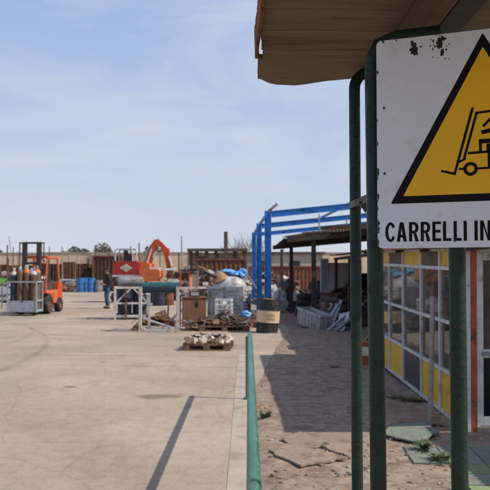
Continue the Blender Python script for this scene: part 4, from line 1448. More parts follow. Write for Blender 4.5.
def part_mesh(k):
    b = B()
    if k == 0:
        b.lathe([(0, 0), (0.05, 0), (0.055, 0.02), (0.035, 0.03), (0.035, 0.10), (0.055, 0.11), (0.055, 0.13), (0, 0.13)], 14)
        b.tube([(0, 0, 0.065), (0.09, 0, 0.065)], [0.03, 0.035], 12)
    elif k == 1:
        b.box((0, 0, 0.05), (0.15, 0.09, 0.10)).box((0.03, 0, 0.12), (0.06, 0.06, 0.05)).bevel(0.008, 1)
        b.tube([(-0.075, 0, 0.05), (-0.13, 0, 0.05)], 0.025, 10)
    elif k == 2:
        b.lathe([(0.03, 0), (0.07, 0), (0.07, 0.04), (0.05, 0.05), (0.05, 0.09), (0.03, 0.09), (0.03, 0)], 18)
    else:
        b.tube([(-0.1, 0, 0.04), (0, 0, 0.05), (0.07, 0.03, 0.10)], 0.032, 12)
        b.lathe([(0, -0.02), (0.06, -0.02), (0.06, 0.02), (0, 0.02)], 14, (-0.1, 0, 0.04), Matrix.Rotation(R(90), 4, 'Y'))
    return b
parts = []
for mm in ('part_rust', 'part_pale', 'steel_dark'):
    for k in range(4):
        o = part_mesh(k).end('machine_part', mm)
        parts.append(o.data)
        bpy.data.objects.remove(o)
RZP = Matrix.Rotation(R(-3), 3, 'Z')
for i in range(48):
    col_, row_ = i % 8, i // 8
    lp = Vector((-0.41 + col_ * 0.117 + rng.uniform(-0.04, 0.04), -0.39 + row_ * 0.155 + rng.uniform(-0.03, 0.03), 0.152))
    pi_ = rng.choice([0, 1, 2, 3, 0, 1, 2, 3, 4, 5, 6, 7, 4, 5, 6, 7, 4, 5, 6, 7, 8, 9])
    me = parts[pi_]
    o = link('machine_part', me, None, Vector(PAL.location) + RZP @ lp, (rng.uniform(-0.15, 0.15), rng.uniform(-0.15, 0.15), rng.random() * 6.28))
    s = rng.uniform(0.75, 1.05)
    o.scale = (s, s, s)
    tag(o, 'small %s metal part lying among others on the front pallet' % ('rusty brown', 'pale bare', 'blackened')[pi_ // 4], 'metal part', 'machine parts on the front pallet')

pc2 = gnd(224, 331.3)
PAL2 = pallet('wide pallet under scrap metal in front of the grey tank', (pc2.x, pc2.y + 0.5, 0.003), R(2), 1.35, 1.0, 'pallet_dark', 8)
heap('scrap_metal', 'tangle of rusty rods and offcuts piled on the wide pallet', (pc2.x, pc2.y + 0.5, 0.155), 0.66, 0.45, 0.34, 420, ['rust', 'steel_dark', 'part_rust', 'steel_grey', 'timber_dark', 'rust'], 41, (0.05, 0.26), 0.62, base=True)
heap('scrap_metal', 'low spread of rusty bars on the concrete left of the wide pallet', (pc2.x - 0.78, pc2.y + 0.35, 0.003), 0.30, 0.30, 0.28, 40, ['rust', 'part_rust', 'steel_grey'], 42, (0.1, 0.5), 0.75, base=False)
heap('scrap_metal', 'rusty red offcuts heaped beside the oil drum', (0.12, 20.6, 0.003), 0.50, 0.6, 0.42, 70, ['rust_red', 'rust', 'part_rust', 'steel_dark'], 43, (0.1, 0.4), 0.35)

# loose leaning rods on the scrap
for i, (x0, y0, x1, y1, Y, mm, lb) in enumerate(((196, 328, 217, 309, 19.0, 'steel_grey', 'thin grey bar leaning on the scrap at left of the wide pallet'),
                                      (205, 327, 214, 313, 18.9, 'rust', 'short rusty bar leaning beside the grey bar'))):
    p0, p1 = gnd(x0, y0), at(x1, y1, Y + 0.9)
    tag(B().tube([p0 + Vector((0, 0, 0.015)), p1], 0.016, 8).end('metal_bar', mm), lb, 'bar')

# ---- grey tank
tp = at(229.5, 320, 21.6)
t = thing('storage_tank', 'large grey plastic storage tank with domed top and ribbed side', 'tank', (tp.x, 21.6, 0), R(-14))
b = B()
for i in range(5):
    b.box((-0.44 + 0.22 * i, 0, 0.14), (0.12, 1.0, 0.025))
for y in (-0.42, 0, 0.42):
    b.box((0, y, 0.066), (1.05, 0.1, 0.12))
b.end('base', 'pallet_dark', t)
b = B().box((0, 0, 0.66), (1.12, 0.98, 0.98)).bevel(0.09, 4)
b.end('body', 'tank_grey', t)
b = B()
q = bmesh.ops.create_uvsphere(b.bm, u_segments=28, v_segments=12, radius=1.0)
for v in q['verts']:
    e = lambda c: math.copysign(abs(c) ** 0.75, c)
    v.co = Vector((e(v.co.x) * 0.52, e(v.co.y) * 0.46, max(0, v.co.z) * 0.36 + 1.12))
b.end('dome', 'tank_grey', t)
B().lathe([(0, 0.05), (0.13, 0.05), (0.14, 0.03), (0.14, 0)], 20, (-0.05, 0, 1.46)).end('cap', 'steel_dark', t)
for k in range(8):
    B().box((0.27, -0.50, 0.30 + k * 0.105), (0.42, 0.035, 0.05)).bevel(0.012).end('rib', 'tank_grey', t)
    B().box((0.57, 0, 0.30 + k * 0.105), (0.035, 0.78, 0.05)).bevel(0.012).end('rib', 'tank_grey', t)
B().box((-0.02, -0.496, 0.66), (0.05, 0.03, 0.85)).bevel(0.008).end('strap', 'steel_grey', t)
B().box((-0.50, -0.496, 0.66), (0.05, 0.03, 0.85)).bevel(0.008).end('strap', 'steel_grey', t)
B().box((-0.26, -0.498, 1.06), (0.43, 0.025, 0.05)).bevel(0.008).end('strap', 'steel_grey', t)
# bags on top of the tank
def crumple(name, label, px_, py_, Y, s, mat, seed, cat):
    p = at(px_, py_, Y)
    o = B().blob((0, 0, 0), s, 0.6, 2.0, seed, 4).end(name, mat, None, p)
    return tag(o, label, cat, 'bags on the grey tank' if mat == 'blue_bag' else None)
crumple('plastic_bag', 'left blue plastic bag lying on the grey tank', 227, 271.5, 21.75, (0.20, 0.16, 0.07), 'blue_bag', 3, 'bag')
crumple('plastic_bag', 'right blue plastic bag hanging over the shoulder of the grey tank', 242, 274.0, 21.65, (0.15, 0.18, 0.16), 'blue_bag', 5, 'bag')
crumple('plastic_bag', 'small middle blue bag tucked on the grey tank', 234, 274.0, 21.5, (0.12, 0.14, 0.08), 'blue_bag', 8, 'bag')
p = at(219, 276, 21.45)
o = B().lathe([(0.0, 0.17), (0.05, 0.165), (0.14, 0.08), (0.24, -0.05), (0.29, -0.14), (0.22, -0.16), (0.0, -0.17)], 20).jitter(0.05, 5, 2).end('straw_hat', 'brown_bag', None, p, (0.12, -0.25, 0))
tag(o, 'brown cone of stiff cloth lying on the left corner of the grey tank', 'cloth')
o = B().tube([(-0.35, 0, 0), (-0.1, 0.02, 0.02), (0.1, 0, 0.04)], 0.05, 10).jitter(0.02, 8, 3).end('pipe_offcut', 'steel_dark', None, at(213, 276.5, 21.2), (0, 0.5, 0.3))
tag(o, 'dark pipe offcut sticking out left beside the brown cone', 'pipe')
# white basket in front of the tank
p = at(224, 314.5, 19.75)
t = thing('plastic_basket', 'white plastic basket standing on the scrap before the grey tank', 'basket', p, R(-6))
hw, hd, hh = 0.215, 0.17, 0.44
for x, y in ((-hw, -hd), (hw, -hd), (-hw, hd), (hw, hd)):
    B().box((x, y, hh / 2), (0.03, 0.03, hh)).end('corner', 'white_plastic', t)
for z, h in ((0.03, 0.05), (0.16, 0.025), (0.28, 0.025), (hh - 0.03, 0.06)):
    for y in (-hd, hd):
        B().box((0, y, z), (2 * hw - 0.03, 0.016, h)).end('slat', 'white_plastic', t)
    for x in (-hw, hw):
        B().box((x, 0, z), (0.016, 2 * hd - 0.03, h)).end('slat', 'white_plastic', t)
B().box((0, 0, 0.012), (2 * hw - 0.02, 2 * hd - 0.02, 0.012)).end('bottom', 'white_plastic', t)
B().blob((0.0, -0.0, 0.2), (0.16, 0.12, 0.16), 0.4, 3, 4, 3).end('liner', 'sack_white', t)
# hoses trailing from the tank to the drum
for i, (pts, mm, lb) in enumerate(((((246, 274), (252, 281), (256, 290), (259, 300)), 'steel_grey', 'grey hose running down from the tank towards the oil drum'),
                               (((238, 290), (246, 298), (250, 307), (247, 316)), 'steel_dark', 'black hose looping beside the grey tank'))):
    P = [at(x, y, 21.4 + 0.1 * k) for k, (x, y) in enumerate(pts)]
    P.append(Vector((P[-1].x + 0.05, P[-1].y, 0.03)))
    tag(B().tube(P, 0.028, 10).end('hose', mm), lb, 'hose')
o = B().blob((0, 0, 0.1), (0.13, 0.1, 0.11), 0.5, 2.6, 9, 3).end('plastic_bag', 'blue_bag', None, (0.02, 20.05, 0.28))
tag(o, 'small blue bag low down beside the oil drum', 'bag')

# ---- brown cabinet
cg = gnd(194.6, 327.8)
t = thing('wood_cabinet', 'brown wooden cabinet with a dark slot near its top', 'cabinet', cg, R(8))
B().box((0, 0.25, 0.425), (0.66, 0.5, 0.85)).bevel(0.008).end('case', 'cabinet_brown', t)
B().box((0, 0.245, 0.863), (0.70, 0.54, 0.025)).bevel(0.004).end('top', 'cabinet_brown', t)
B().box((0.06, -0.004, 0.68), (0.085, 0.02, 0.15)).end('slot', 'drum_black', t)
t = thing('meter_box', 'small grey green meter with pale face on top of the brown cabinet', 'meter', (cg.x - 0.02, cg.y + 0.18, 0.876), R(8))
B().box((0, 0, 0.085), (0.30, 0.2, 0.17)).bevel(0.012).end('case', 'steel_dark', t)
B().box((0.0, -0.103, 0.09), (0.22, 0.006, 0.10)).end('face', 'instrument', t)
B().tube([(-0.12, 0, 0.17), (-0.12, 0, 0.21), (0.12, 0, 0.21), (0.12, 0, 0.17)], 0.008, 8).end('handle', 'steel_dark', t)

# ---- orange rack with board, behind the cabinet
rg = gnd(189, 304)
t = thing('steel_rack', 'orange steel rack with a beige board behind the brown cabinet', 'rack', (rg.x, rg.y, 0), R(4))
for x in (-0.42, 0.0, 0.42):
    B().box((x, 0, 0.8), (0.07, 0.07, 1.6)).end('upright', 'orange_red' if x < 0.1 else 'steel_grey', t)
for z in (0.5, 1.56):
    B().box((0.0, 0.0, z), (1.0, 0.05, 0.07)).end('rail', 'steel_grey', t)
B().box((0.20, 0.06, 1.02), (0.36, 0.03, 0.85)).end('board', 'drum_label', t)
heap('scrap_heap', 'dark odds and ends piled on top of the orange rack', (rg.x, rg.y + 0.1, 1.595), 0.42, 0.2, 0.30, 34, ['steel_dark', 'timber_dark', 'rust_dark', 'steel_grey'], 51, (0.08, 0.3), 0.4, base=False)

# ================================================================== WHITE STANDS, ROLL, DRUMS
f2a, f2b = gnd(138.8, 333), gnd(178.6, 331.5)
t = thing('front_stand', 'white welded pipe stand holding the rolled green tarpaulin', 'stand', ((f2a.x + f2b.x) / 2, (f2a.y + f2b.y) / 2, 0), R(-3))
hw = (f2b.x - f2a.x) / 2
D2, HT = 0.85, 1.20
for x in (-hw, hw):
    B().box((x, 0, HT / 2), (0.075, 0.075, HT)).bevel(0.006).end('leg', 'white_paint', t)
    B().box((x * 0.86, D2, HT * 0.5), (0.055, 0.055, HT)).bevel(0.006).end('leg', 'white_paint' if x < 0 else 'rust', t)
    B().bar((x, 0.04, 1.0), (x * 0.86, D2 - 0.03, 1.0), 0.045, 0.05).end('side_rail', 'white_paint', t)
    B().bar((x, 0.04, 0.06), (x * 0.86, D2 - 0.03, 0.06), 0.045, 0.05).end('side_rail', 'white_paint', t)
B().box((0, 0, 0.05), (2 * hw - 0.075, 0.06, 0.055)).end('foot_rail', 'white_paint', t)
B().box((0, D2, 0.05), (1.72 * hw - 0.055, 0.05, 0.055)).end('foot_rail', 'white_paint', t)
B().bar((hw + 0.038, 0.0, HT - 0.03), (hw + 0.74, 0.14, HT - 0.02), 0.05, 0.05).end('arm', 'white_paint', t)
st = t
ax = Vector((math.cos(R(-3)), math.sin(R(-3)), 0))
cc = Vector(st.location) + Vector((0, 0.30, 1.025 + 0.150))
rt = thing('tarpaulin_roll', 'rolled dark green tarpaulin lying across the white stand', 'tarpaulin', cc, R(-3))
b = B()
n, m_ = 28, 24
rings = []
for i in range(n + 1):
    x = -hw - 0.01 + (2 * hw + 0.0) * i / n
    rr = []
    for k in range(m_):
        a = 2 * math.pi * k / m_
        r_ = 0.145 * (1 + 0.07 * mnoise.noise(Vector((x * 4, math.cos(a) * 2, math.sin(a) * 2))) + 0.04 * mnoise.noise(Vector((x * 14, a, 0))))
        rr.append(b.bm.verts.new((x, r_ * math.cos(a), r_ * math.sin(a))))
    rings.append(rr)
for a, c in zip(rings, rings[1:]):
    for k in range(m_):
        b.bm.faces.new((a[k], a[(k + 1) % m_], c[(k + 1) % m_], c[k]))
b.bm.faces.new(rings[0][::-1])
b.bm.faces.new(rings[-1])
b.end('roll', 'teal', rt)
b = B()
ver = []
for i in range(n + 1):
    x = -hw + 0.03 + (2 * hw - 0.08) * i / n
    dz = -0.115 - 0.02 * mnoise.noise(Vector((x * 7, 2, 0)))
    ver.append([b.bm.verts.new(p) for p in ((x, -0.150, 0.02), (x, -0.162, -0.06), (x, -0.150, dz), (x, -0.146, dz), (x, -0.156, -0.06), (x, -0.146, 0.02))])
for a, c in zip(ver, ver[1:]):
    for k in range(6):
        b.bm.faces.new((a[k], a[(k + 1) % 6], c[(k + 1) % 6], c[k]))
b.end('loose_flap', 'blue_dark', rt)
for x in (-0.25, 0.22):
    B().lathe([(0.150, -0.012), (0.155, -0.012), (0.155, 0.012), (0.150, 0.012)], 24, (x, 0, 0), Matrix.Rotation(R(90), 4, 'Y')).end('strap', 'steel_dark', rt)

# rusty things in and under the front stand
GB = 'rusty pieces under the front stand'
for (x0, y0, x1, y1, w, mm, lb) in ((139, 325, 172, 322, 0.10, 'rust', 'long rusty beam lying at the back under the white stand'),
                                (146, 329, 174, 327, 0.07, 'part_rust', 'shorter rusty bar lying in front under the white stand'),
                                (135, 331, 141, 324, 0.12, 'rust', 'stub of rusty channel at the left leg of the white stand')):
    p0, p1 = gnd(x0, y0), gnd(x1, y1)
    tag(B().bar(p0 + Vector((0, 0, w / 2)), p1 + Vector((0, 0, w / 2)), w, w).end('rusty_beam', mm), lb, 'beam', GB)
p0, p1 = gnd(143.5, 326), gnd(172, 330)
tag(B().tube([p0 + Vector((0, 0, 0.22)), p1 + Vector((0, 0, 0.05))], 0.035, 12).end('white_pipe', 'white_paint'), 'white pipe lying slanted under the stand', 'pipe')
g_ = gnd(157, 326)
heap('scrap_metal', 'rusty plates stacked under the tarpaulin roll', (g_.x, g_.y + 0.45, 0.0), 0.5, 0.35, 0.40, 45, ['rust', 'rust_dark', 'part_rust'], 61, (0.12, 0.5), 0.3)
tag(B().box((0, 0, 0.33), (0.05, 0.05, 0.66)).end('rusty_stake', 'rust', None, gnd(167.5, 322), (0, R(3), 0)), 'upright rusty stake near the right leg of the white stand', 'stake')

f1 = gnd(132, 319.5)
t = thing('cage_stand', 'white braced steel stand holding dark drums beside the man', 'stand', (f1.x, f1.y, 0), R(10))
w1, d1, h1 = 0.56, 0.85, 1.09
for x in (-w1, w1):
    for y in (0, d1):
        B().box((x, y, h1 / 2), (0.075, 0.075, h1)).bevel(0.006).end('leg', 'white_paint', t)
    for z in (0.12, 0.54, h1 - 0.035):
        B().box((x, d1 / 2, z), (0.05, d1 - 0.075, 0.06)).end('side_rail', 'white_paint', t)
for y in (0, d1):
    for z in (0.12, 0.54, h1 - 0.035):
        B().box((0, y, z), (2 * w1 - 0.075, 0.05, 0.06)).end('rail', 'white_paint', t)
B().bar((-w1 + 0.06, -0.002, 0.58), (-0.06, -0.002, h1 - 0.07), 0.04, 0.05).end('brace', 'white_paint', t)
B().bar((w1 - 0.06, -0.002, 0.58), (0.06, -0.002, h1 - 0.07), 0.04, 0.05).end('brace', 'white_paint', t)
B().box((0, d1 / 2, 0.155), (2 * w1 - 0.08, d1 - 0.08, 0.014)).end('deck', 'rust', t)
B().box((-0.2, -0.06, 0.50), (0.06, 0.05, 1.0)).end('front_stake', 'rust', t)
Rf = Matrix.Rotation(R(10), 3, 'Z')
GD = 'dark drums in the white cage stand'
for lx, ly, lb in ((-0.24, 0.38, 'left dark blue drum inside the white cage stand'), (0.26, 0.40, 'right dark blue drum inside the white cage stand')):
    q = Vector((f1.x, f1.y, 0)) + Rf @ Vector((lx, ly, 0.164))
    drum('steel_drum', lb, q, 'blue_dark', 0.82, 0.235, 0.2, 'steel_dark', group=GD, n=24)
# grey gas tank on the cage
q = Vector((f1.x, f1.y, 0)) + Rf @ Vector((-0.02, 0.36, h1 + 0.167))
t = thing('gas_tank', 'grey steel cylinder tank lying on top of the white cage stand', 'tank', q, R(10))
prof = [(0, -0.50), (0.07, -0.495), (0.13, -0.46), (0.165, -0.40), (0.167, -0.2), (0.167, 0.2), (0.165, 0.34), (0.13, 0.40), (0.07, 0.43), (0, 0.435)]
B().lathe(prof, 26, (0, 0, 0), Matrix.Rotation(R(90), 4, 'Y')).end('shell', 'steel_grey', t)
B().lathe([(0.10, -0.53), (0.115, -0.53), (0.115, -0.46), (0.10, -0.46)], 20, (0, 0, 0), Matrix.Rotation(R(90), 4, 'Y')).end('collar', 'steel_dark', t)
B().lathe([(0.168, -0.03), (0.174, -0.03), (0.174, 0.0), (0.168, 0.0)], 26, (0, 0, 0), Matrix.Rotation(R(90), 4, 'Y')).end('weld_band', 'steel_grey', t)
# drums behind the roll
g_ = gnd(158, 306)
drum('steel_drum', 'dark teal blue drum standing behind the tarpaulin roll', (g_.x, g_.y + 0.3, 0.003), 'blue_dark', 0.88, 0.29, 1, 'steel_dark', group='drums behind the roll')
g_ = gnd(167, 305.5)
drum('steel_drum', 'faded orange red drum behind the right end of the tarpaulin roll', (g_.x, g_.y + 0.3, 0.003), 'rust_red', 0.88, 0.29, 1, 'rust', group='drums behind the roll')

# ================================================================== THREE BLUE DRUMS, PALE TRAILER
for px_, lb, mm in ((80.8, 'left blue plastic drum of the far row', 'blue_drum'), (85.0, 'middle blue plastic drum of the far row', 'blue_drum'), (91.2, 'right blue plastic drum of the far row', 'blue_drum'),
                    (98.7, 'grey drum right of the far blue drums', 'steel_grey')):
    g_ = gnd(px_, 292.3 if px_ != 85.0 else 291.6)
    drum('plastic_drum', lb, (g_.x, g_.y, 0.003), mm, 1.06 if mm == 'blue_drum' else 0.9, 0.295, px_, None, group='far drums', n=20)
g_ = gnd(70, 291)
t = thing('flat_trailer', 'pale flat trailer loaded with white panels left of the blue drums', 'trailer', (g_.x, g_.y + 0.6, 0), R(-4))
B().box((0, 0, 0.42), (3.0, 1.3, 0.12)).bevel(0.01).end('bed', 'white_paint', t)
for x in (-0.6, 0.9):
    for y in (-0.6, 0.6):
        B().lathe([(0, -0.07), (0.14, -0.07), (0.18, -0.04), (0.18, 0.04), (0.14, 0.07), (0, 0.07)], 16, (x, y, 0.18), Matrix.Rotation(R(90), 4, 'X')).end('wheel', 'rubber', t)
for i in range(4):
    B().box((0.1 * i - 0.1, 0, 0.53 + 0.11 * i), (2.7 - 0.2 * i, 1.1, 0.08)).end('panel', 'white_plastic' if i % 2 else 'steel_grey', t, None, (0, R(2 * (i % 2) - 1), R(2 * i)))
B().bar((-1.5, 0, 0.42), (-2.5, 0.2, 0.35), 0.1, 0.08).end('drawbar', 'steel_grey', t)

# ================================================================== MAN
def skin(name, verts, edges, radii, mat, parent, sub=2, root=0, fat=1.0):
    me = bpy.data.meshes.new(name)
    me.from_pydata([Vector(v) for v in verts], edges, [])
    o = bpy.data.objects.new(name, me)
    COL.objects.link(o)
    m1 = o.modifiers.new('s', 'SKIN')
    m1.use_smooth_shade = True
    sv = me.skin_vertices[0].data
    for i, r_ in enumerate(radii):
        sv[i].radius = (r_[0] * fat, r_[1] * fat) if isinstance(r_, tuple) else (r_ * fat, r_ * fat)
        sv[i].use_root = (i == root)
    m2 = o.modifiers.new('d', 'SUBSURF')
    m2.levels = sub
    m2.render_levels = sub
    dg = bpy.context.evaluated_depsgraph_get()
    nm = bpy.data.meshes.new_from_object(o.evaluated_get(dg))
    bpy.data.objects.remove(o)
    nm.name = name
    nm.materials.clear()
    nm.materials.append(MATS[mat])
    for p in nm.polygons:
        p.use_smooth = True
    return link(name, nm, parent)

mg = gnd(107.3, 308.6)
man = thing('person', 'standing man in dark jacket, cap and blue jeans turned left', 'person', (mg.x, mg.y, 0.003), R(-155))
# local: faces +x ; left side +y ; height 1.74
V = {'pel': (0, 0, 0.95), 'spine': (0.01, 0, 1.12), 'chest': (0.0, 0, 1.32), 'neck': (0.0, 0, 1.47), 'head0': (0.02, 0, 1.55), 'head1': (0.03, 0, 1.63), 'head2': (0.015, 0, 1.69),
     'lh': (0, 0.10, 0.90), 'lk': (0.05, 0.11, 0.50), 'la': (-0.02, 0.11, 0.10), 'lf': (0.13, 0.13, 0.045),
     'rh': (0, -0.10, 0.90), 'rk': (0.02, -0.12, 0.50), 'ra': (-0.05, -0.13, 0.10), 'rf': (0.10, -0.15, 0.045),
     'ls': (0.0, 0.19, 1.40), 'le': (-0.06, 0.25, 1.13), 'lw': (0.13, 0.20, 1.02), 'lp': (0.21, 0.17, 1.03),
     'rs': (0.0, -0.19, 1.40), 're': (-0.05, -0.25, 1.13), 'rw': (0.14, -0.17, 1.05), 'rp': (0.22, -0.13, 1.06)}
RA = {'pel': (0.13, 0.11), 'spine': (0.12, 0.10), 'chest': (0.135, 0.105), 'neck': 0.055, 'head0': 0.072, 'head1': 0.092, 'head2': 0.075,
      'lh': 0.085, 'lk': 0.058, 'la': 0.042, 'lf': 0.035, 'rh': 0.085, 'rk': 0.058, 'ra': 0.042, 'rf': 0.035,
      'ls': 0.06, 'le': 0.043, 'lw': 0.029, 'lp': 0.034, 'rs': 0.06, 're': 0.043, 'rw': 0.029, 'rp': 0.034}
ED = [('pel', 'spine'), ('spine', 'chest'), ('chest', 'neck'), ('neck', 'head0'), ('head0', 'head1'), ('head1', 'head2'),
      ('pel', 'lh'), ('lh', 'lk'), ('lk', 'la'), ('la', 'lf'), ('pel', 'rh'), ('rh', 'rk'), ('rk', 'ra'), ('ra', 'rf'),
      ('chest', 'ls'), ('ls', 'le'), ('le', 'lw'), ('lw', 'lp'), ('chest', 'rs'), ('rs', 're'), ('re', 'rw'), ('rw', 'rp')]
keys = list(V)
verts, radii, edges = [V[k] for k in keys], [RA[k] for k in keys], [(keys.index(a), keys.index(c)) for a, c in ED]
for side in ('l', 'r'):
    base = keys.index(side + 'p')
    s = 1 if side == 'l' else -1
    w = Vector(V[side + 'p'])
    for k in range(4):
        a = w + Vector((0.035, s * 0.0, 0.024 - 0.016 * k))
        c = a + Vector((0.035, -s * 0.012, -0.012))
        e = c + Vector((0.018, -s * 0.012, -0.018))
        i0 = len(verts)
        verts += [tuple(a), tuple(c), tuple(e)]
        radii += [0.010, 0.009, 0.008]
        edges += [(base, i0), (i0, i0 + 1), (i0 + 1, i0 + 2)]
    a = w + Vector((0.0, -s * 0.03, 0.03))
    c = a + Vector((0.03, -s * 0.012, 0.012))
    i0 = len(verts)
    verts += [tuple(a), tuple(c)]
    radii += [0.011, 0.009]
    edges += [(base, i0), (i0, i0 + 1)]
# nose and ears
i0 = len(verts)
h1_ = keys.index('head0')
body = skin('body', verts, edges, radii, 'skin', man, 2)
b = B()
b.blob((0.118, 0, 1.615), (0.022, 0.014, 0.022), 0.05, 1, 0, 2)
b.blob((0.015, 0.092, 1.615), (0.022, 0.010, 0.03), 0.05, 1, 0, 2).blob((0.015, -0.092, 1.615), (0.022, 0.010, 0.03), 0.05, 1, 0, 2)
b.end('face', 'skin', man)
for s in (-1, 1):
    B().blob((0.104, s * 0.034, 1.635), (0.010, 0.013, 0.008), 0, 1, 0, 2).end('eye', 'steel_dark', man)
B().blob((0.098, 0, 1.568), (0.010, 0.024, 0.006), 0, 1, 0, 2).end('mouth', 'box_red', man)
B().blob((-0.02, 0, 1.64), (0.095, 0.098, 0.085), 0.08, 3, 1, 3).end('hair', 'shoe', man)
jk = ['pel', 'spine', 'chest', 'neck', 'ls', 'le', 'lw', 'rs', 're', 'rw']
skin('jacket', [(0, 0, 0.88), V['spine'], V['chest'], (0.0, 0, 1.48), V['ls'], V['le'], (0.115, 0.205, 1.03), V['rs'], V['re'], (0.125, -0.18, 1.06)],
     [(0, 1), (1, 2), (2, 3), (2, 4), (4, 5), (5, 6), (2, 7), (7, 8), (8, 9)],
     [(0.165, 0.14), (0.155, 0.135), (0.165, 0.135), 0.072, 0.082, 0.066, 0.052, 0.082, 0.066, 0.052], 'jacket', man, 2, 0, 1.38)
skin('jeans', [(0, 0, 0.95), V['lh'], V['lk'], (-0.015, 0.11, 0.10), V['rh'], V['rk'], (-0.045, -0.13, 0.10)],
     [(0, 1), (1, 2), (2, 3), (0, 4), (4, 5), (5, 6)], [(0.15, 0.125), 0.105, 0.08, 0.075, 0.105, 0.08, 0.075], 'jeans', man, 2, 0, 1.12)
for k, s in (('l', 1), ('r', -1)):
    a, f = Vector(V[k + 'a']), Vector(V[k + 'f'])
    b = B().blob((0.05, 0, 0.05), (0.14, 0.052, 0.05), 0.05, 2, 1, 3)
    for v in b.bm.verts:
        v.co.z = max(v.co.z, 0.0) + 0.001
        v.co += Vector((a.x + 0.01, a.y + (f.y - a.y) * 0.4, 0))
    b.end('shoe', 'shoe', man)
b = B()
q = bmesh.ops.create_uvsphere(b.bm, u_segments=20, v_segments=10, radius=1)
for v in q['verts']:
    v.co = Vector((v.co.x * 0.108 + 0.008, v.co.y * 0.103, max(0, v.co.z) * 0.098 + 1.665))
cap = b.end('cap', 'jacket', man)
B().prism([(0.09 + 0.09 * math.cos(a), 0.085 * math.sin(a), 1.668) for a in [R(-90 + 15 * k) for k in range(13)]], (0, 0, 0.008)).end('visor', 'jacket', cap)

# ================================================================== FORKLIFT, CAGE, GAS CYLINDERS
TH_F = 3
fx = at(31.5, 300, 26.2)
# local +x = direction the forks point
fl_rz = math.atan2(-math.cos(R(TH_F)), -math.sin(R(TH_F)))
t = thing('forklift', 'orange forklift with dark mast carrying a cage of gas cylinders', 'forklift', (fx.x, 26.2, 0.003), fl_rz)
def wheel(parent, c, r, w, n=24, rim='rust'):
    o = B().lathe([(r * 0.6, -w / 2), (r * 0.92, -w / 2), (r, -w * 0.36), (r, w * 0.36), (r * 0.92, w / 2), (r * 0.6, w / 2), (r * 0.57, 0), (r * 0.6, -w / 2)], n, c, Matrix.Rotation(R(90), 4, 'X')).end('wheel', 'rubber', parent)
    B().lathe([(0, -w * 0.3), (r * 0.2, -w * 0.34), (r * 0.3, -w * 0.2), (r * 0.58, -w * 0.42), (r * 0.58, w * 0.42), (r * 0.3, w * 0.2), (r * 0.2, w * 0.34), (0, w * 0.3)], n, c, Matrix.Rotation(R(90), 4, 'X')).end('rim', rim, o)
    return o
for s in (-1, 1):
    # mast uprights: channel shaped
    b = B()
    b.box((0.0, s * 0.335, 1.38), (0.13, 0.03, 2.62)).box((0.065, s * 0.300, 1.38), (0.02, 0.10, 2.62)).box((-0.065, s * 0.300, 1.38), (0.02, 0.10, 2.62))
    b.end('mast_rail', 'steel_dark', t)
    b = B().box((0.0, s * 0.235, 1.40), (0.10, 0.09, 2.58))
    b.end('inner_mast', 'steel_dark', t)
    B().tube([(-0.08, s * 0.24, 0.35), (-0.08, s * 0.24, 1.9)], 0.032, 10).end('lift_cylinder', 'steel_grey', t)
    B().box((0.55, s * 0.25, 0.10), (1.05, 0.11, 0.045)).bevel(0.008).end('fork', 'steel_dark', t)
    B().box((0.075, s * 0.25, 0.40), (0.045, 0.11, 0.64)).end('fork_shank', 'steel_dark', t)
B().box((0, 0, 2.66), (0.12, 0.72, 0.07)).end('mast_crosshead', 'steel_dark', t)
B().box((0, 0, 1.9), (0.05, 0.64, 0.08)).end('mast_crossbar', 'steel_dark', t)
B().box((0.03, 0, 0.72), (0.05, 0.92, 0.12)).end('carriage_bar', 'steel_dark', t)
B().box((0.03, 0, 0.30), (0.05, 0.92, 0.10)).end('carriage_bar', 'steel_dark', t)
B().tube([(0.02, 0.46, 2.66), (0.02, 0.46, 1.2), (0.0, 0.46, 0.8)], 0.022, 8).end('hose', 'rust_dark', t)
B().tube([(0.02, -0.46, 2.66), (0.02, -0.46, 1.6), (0.0, -0.40, 1.0)], 0.022, 8).end('hose', 'rust_dark', t)
B().box((0.02, -0.42, 2.655), (0.05, 0.12, 0.05)).end('hose_bracket', 'steel_dark', t)
B().box((0.02, 0.42, 2.655), (0.05, 0.12, 0.05)).end('hose_bracket', 'steel_dark', t)
b = B().box((-0.95, 0, 0.62), (1.45, 0.94, 0.50)).bevel(0.06, 3)
bd = b.end('body', 'orange_paint', t)
B().box((-0.22, 0, 0.62), (0.10, 0.98, 0.85)).bevel(0.03, 2).end('cowl', 'orange_paint', t)
B().box((-0.75, 0, 0.30), (1.6, 0.80, 0.22)).bevel(0.02).end('chassis', 'rust', t)
b = B().box((-1.90, 0, 0.70), (0.56, 0.96, 0.88)).bevel(0.14, 4)
b.end('counterweight', 'orange_red', t)
B().box((-1.18, 0, 0.98), (0.9, 0.66, 0.30)).bevel(0.06, 3).end('engine_cover', 'steel_dark', t)
sb = B().box((-0.95, 0, 1.19), (0.50, 0.50, 0.12)).bevel(0.03, 2).end('seat', 'drum_black', t)
B().box((-1.20, 0, 1.45), (0.12, 0.48, 0.50), (0, R(-10), 0)).bevel(0.03, 2).end('backrest', 'steel_dark', sb)
B().tube([(-0.25, 0.0, 1.0), (-0.42, 0.0, 1.28)], 0.02, 8).end('steering_column', 'steel_dark', t)
b = B()
b.tube([(-0.42 + 0.17 * math.sin(R(-58)) * math.cos(a) * -1 * 0.5, 0.17 * math.sin(a), 1.28 + 0.17 * math.cos(a) * 0.5) for a in [R(20 * k) for k in range(19)]], 0.014, 7, cap=False)
b.end('steering_wheel', 'drum_black', t)
b = B().box((-0.62, 0, 1.36), (0.5, 0.42, 0.10)).bevel(0.03)
b.end('dashboard', 'white_plastic', t)
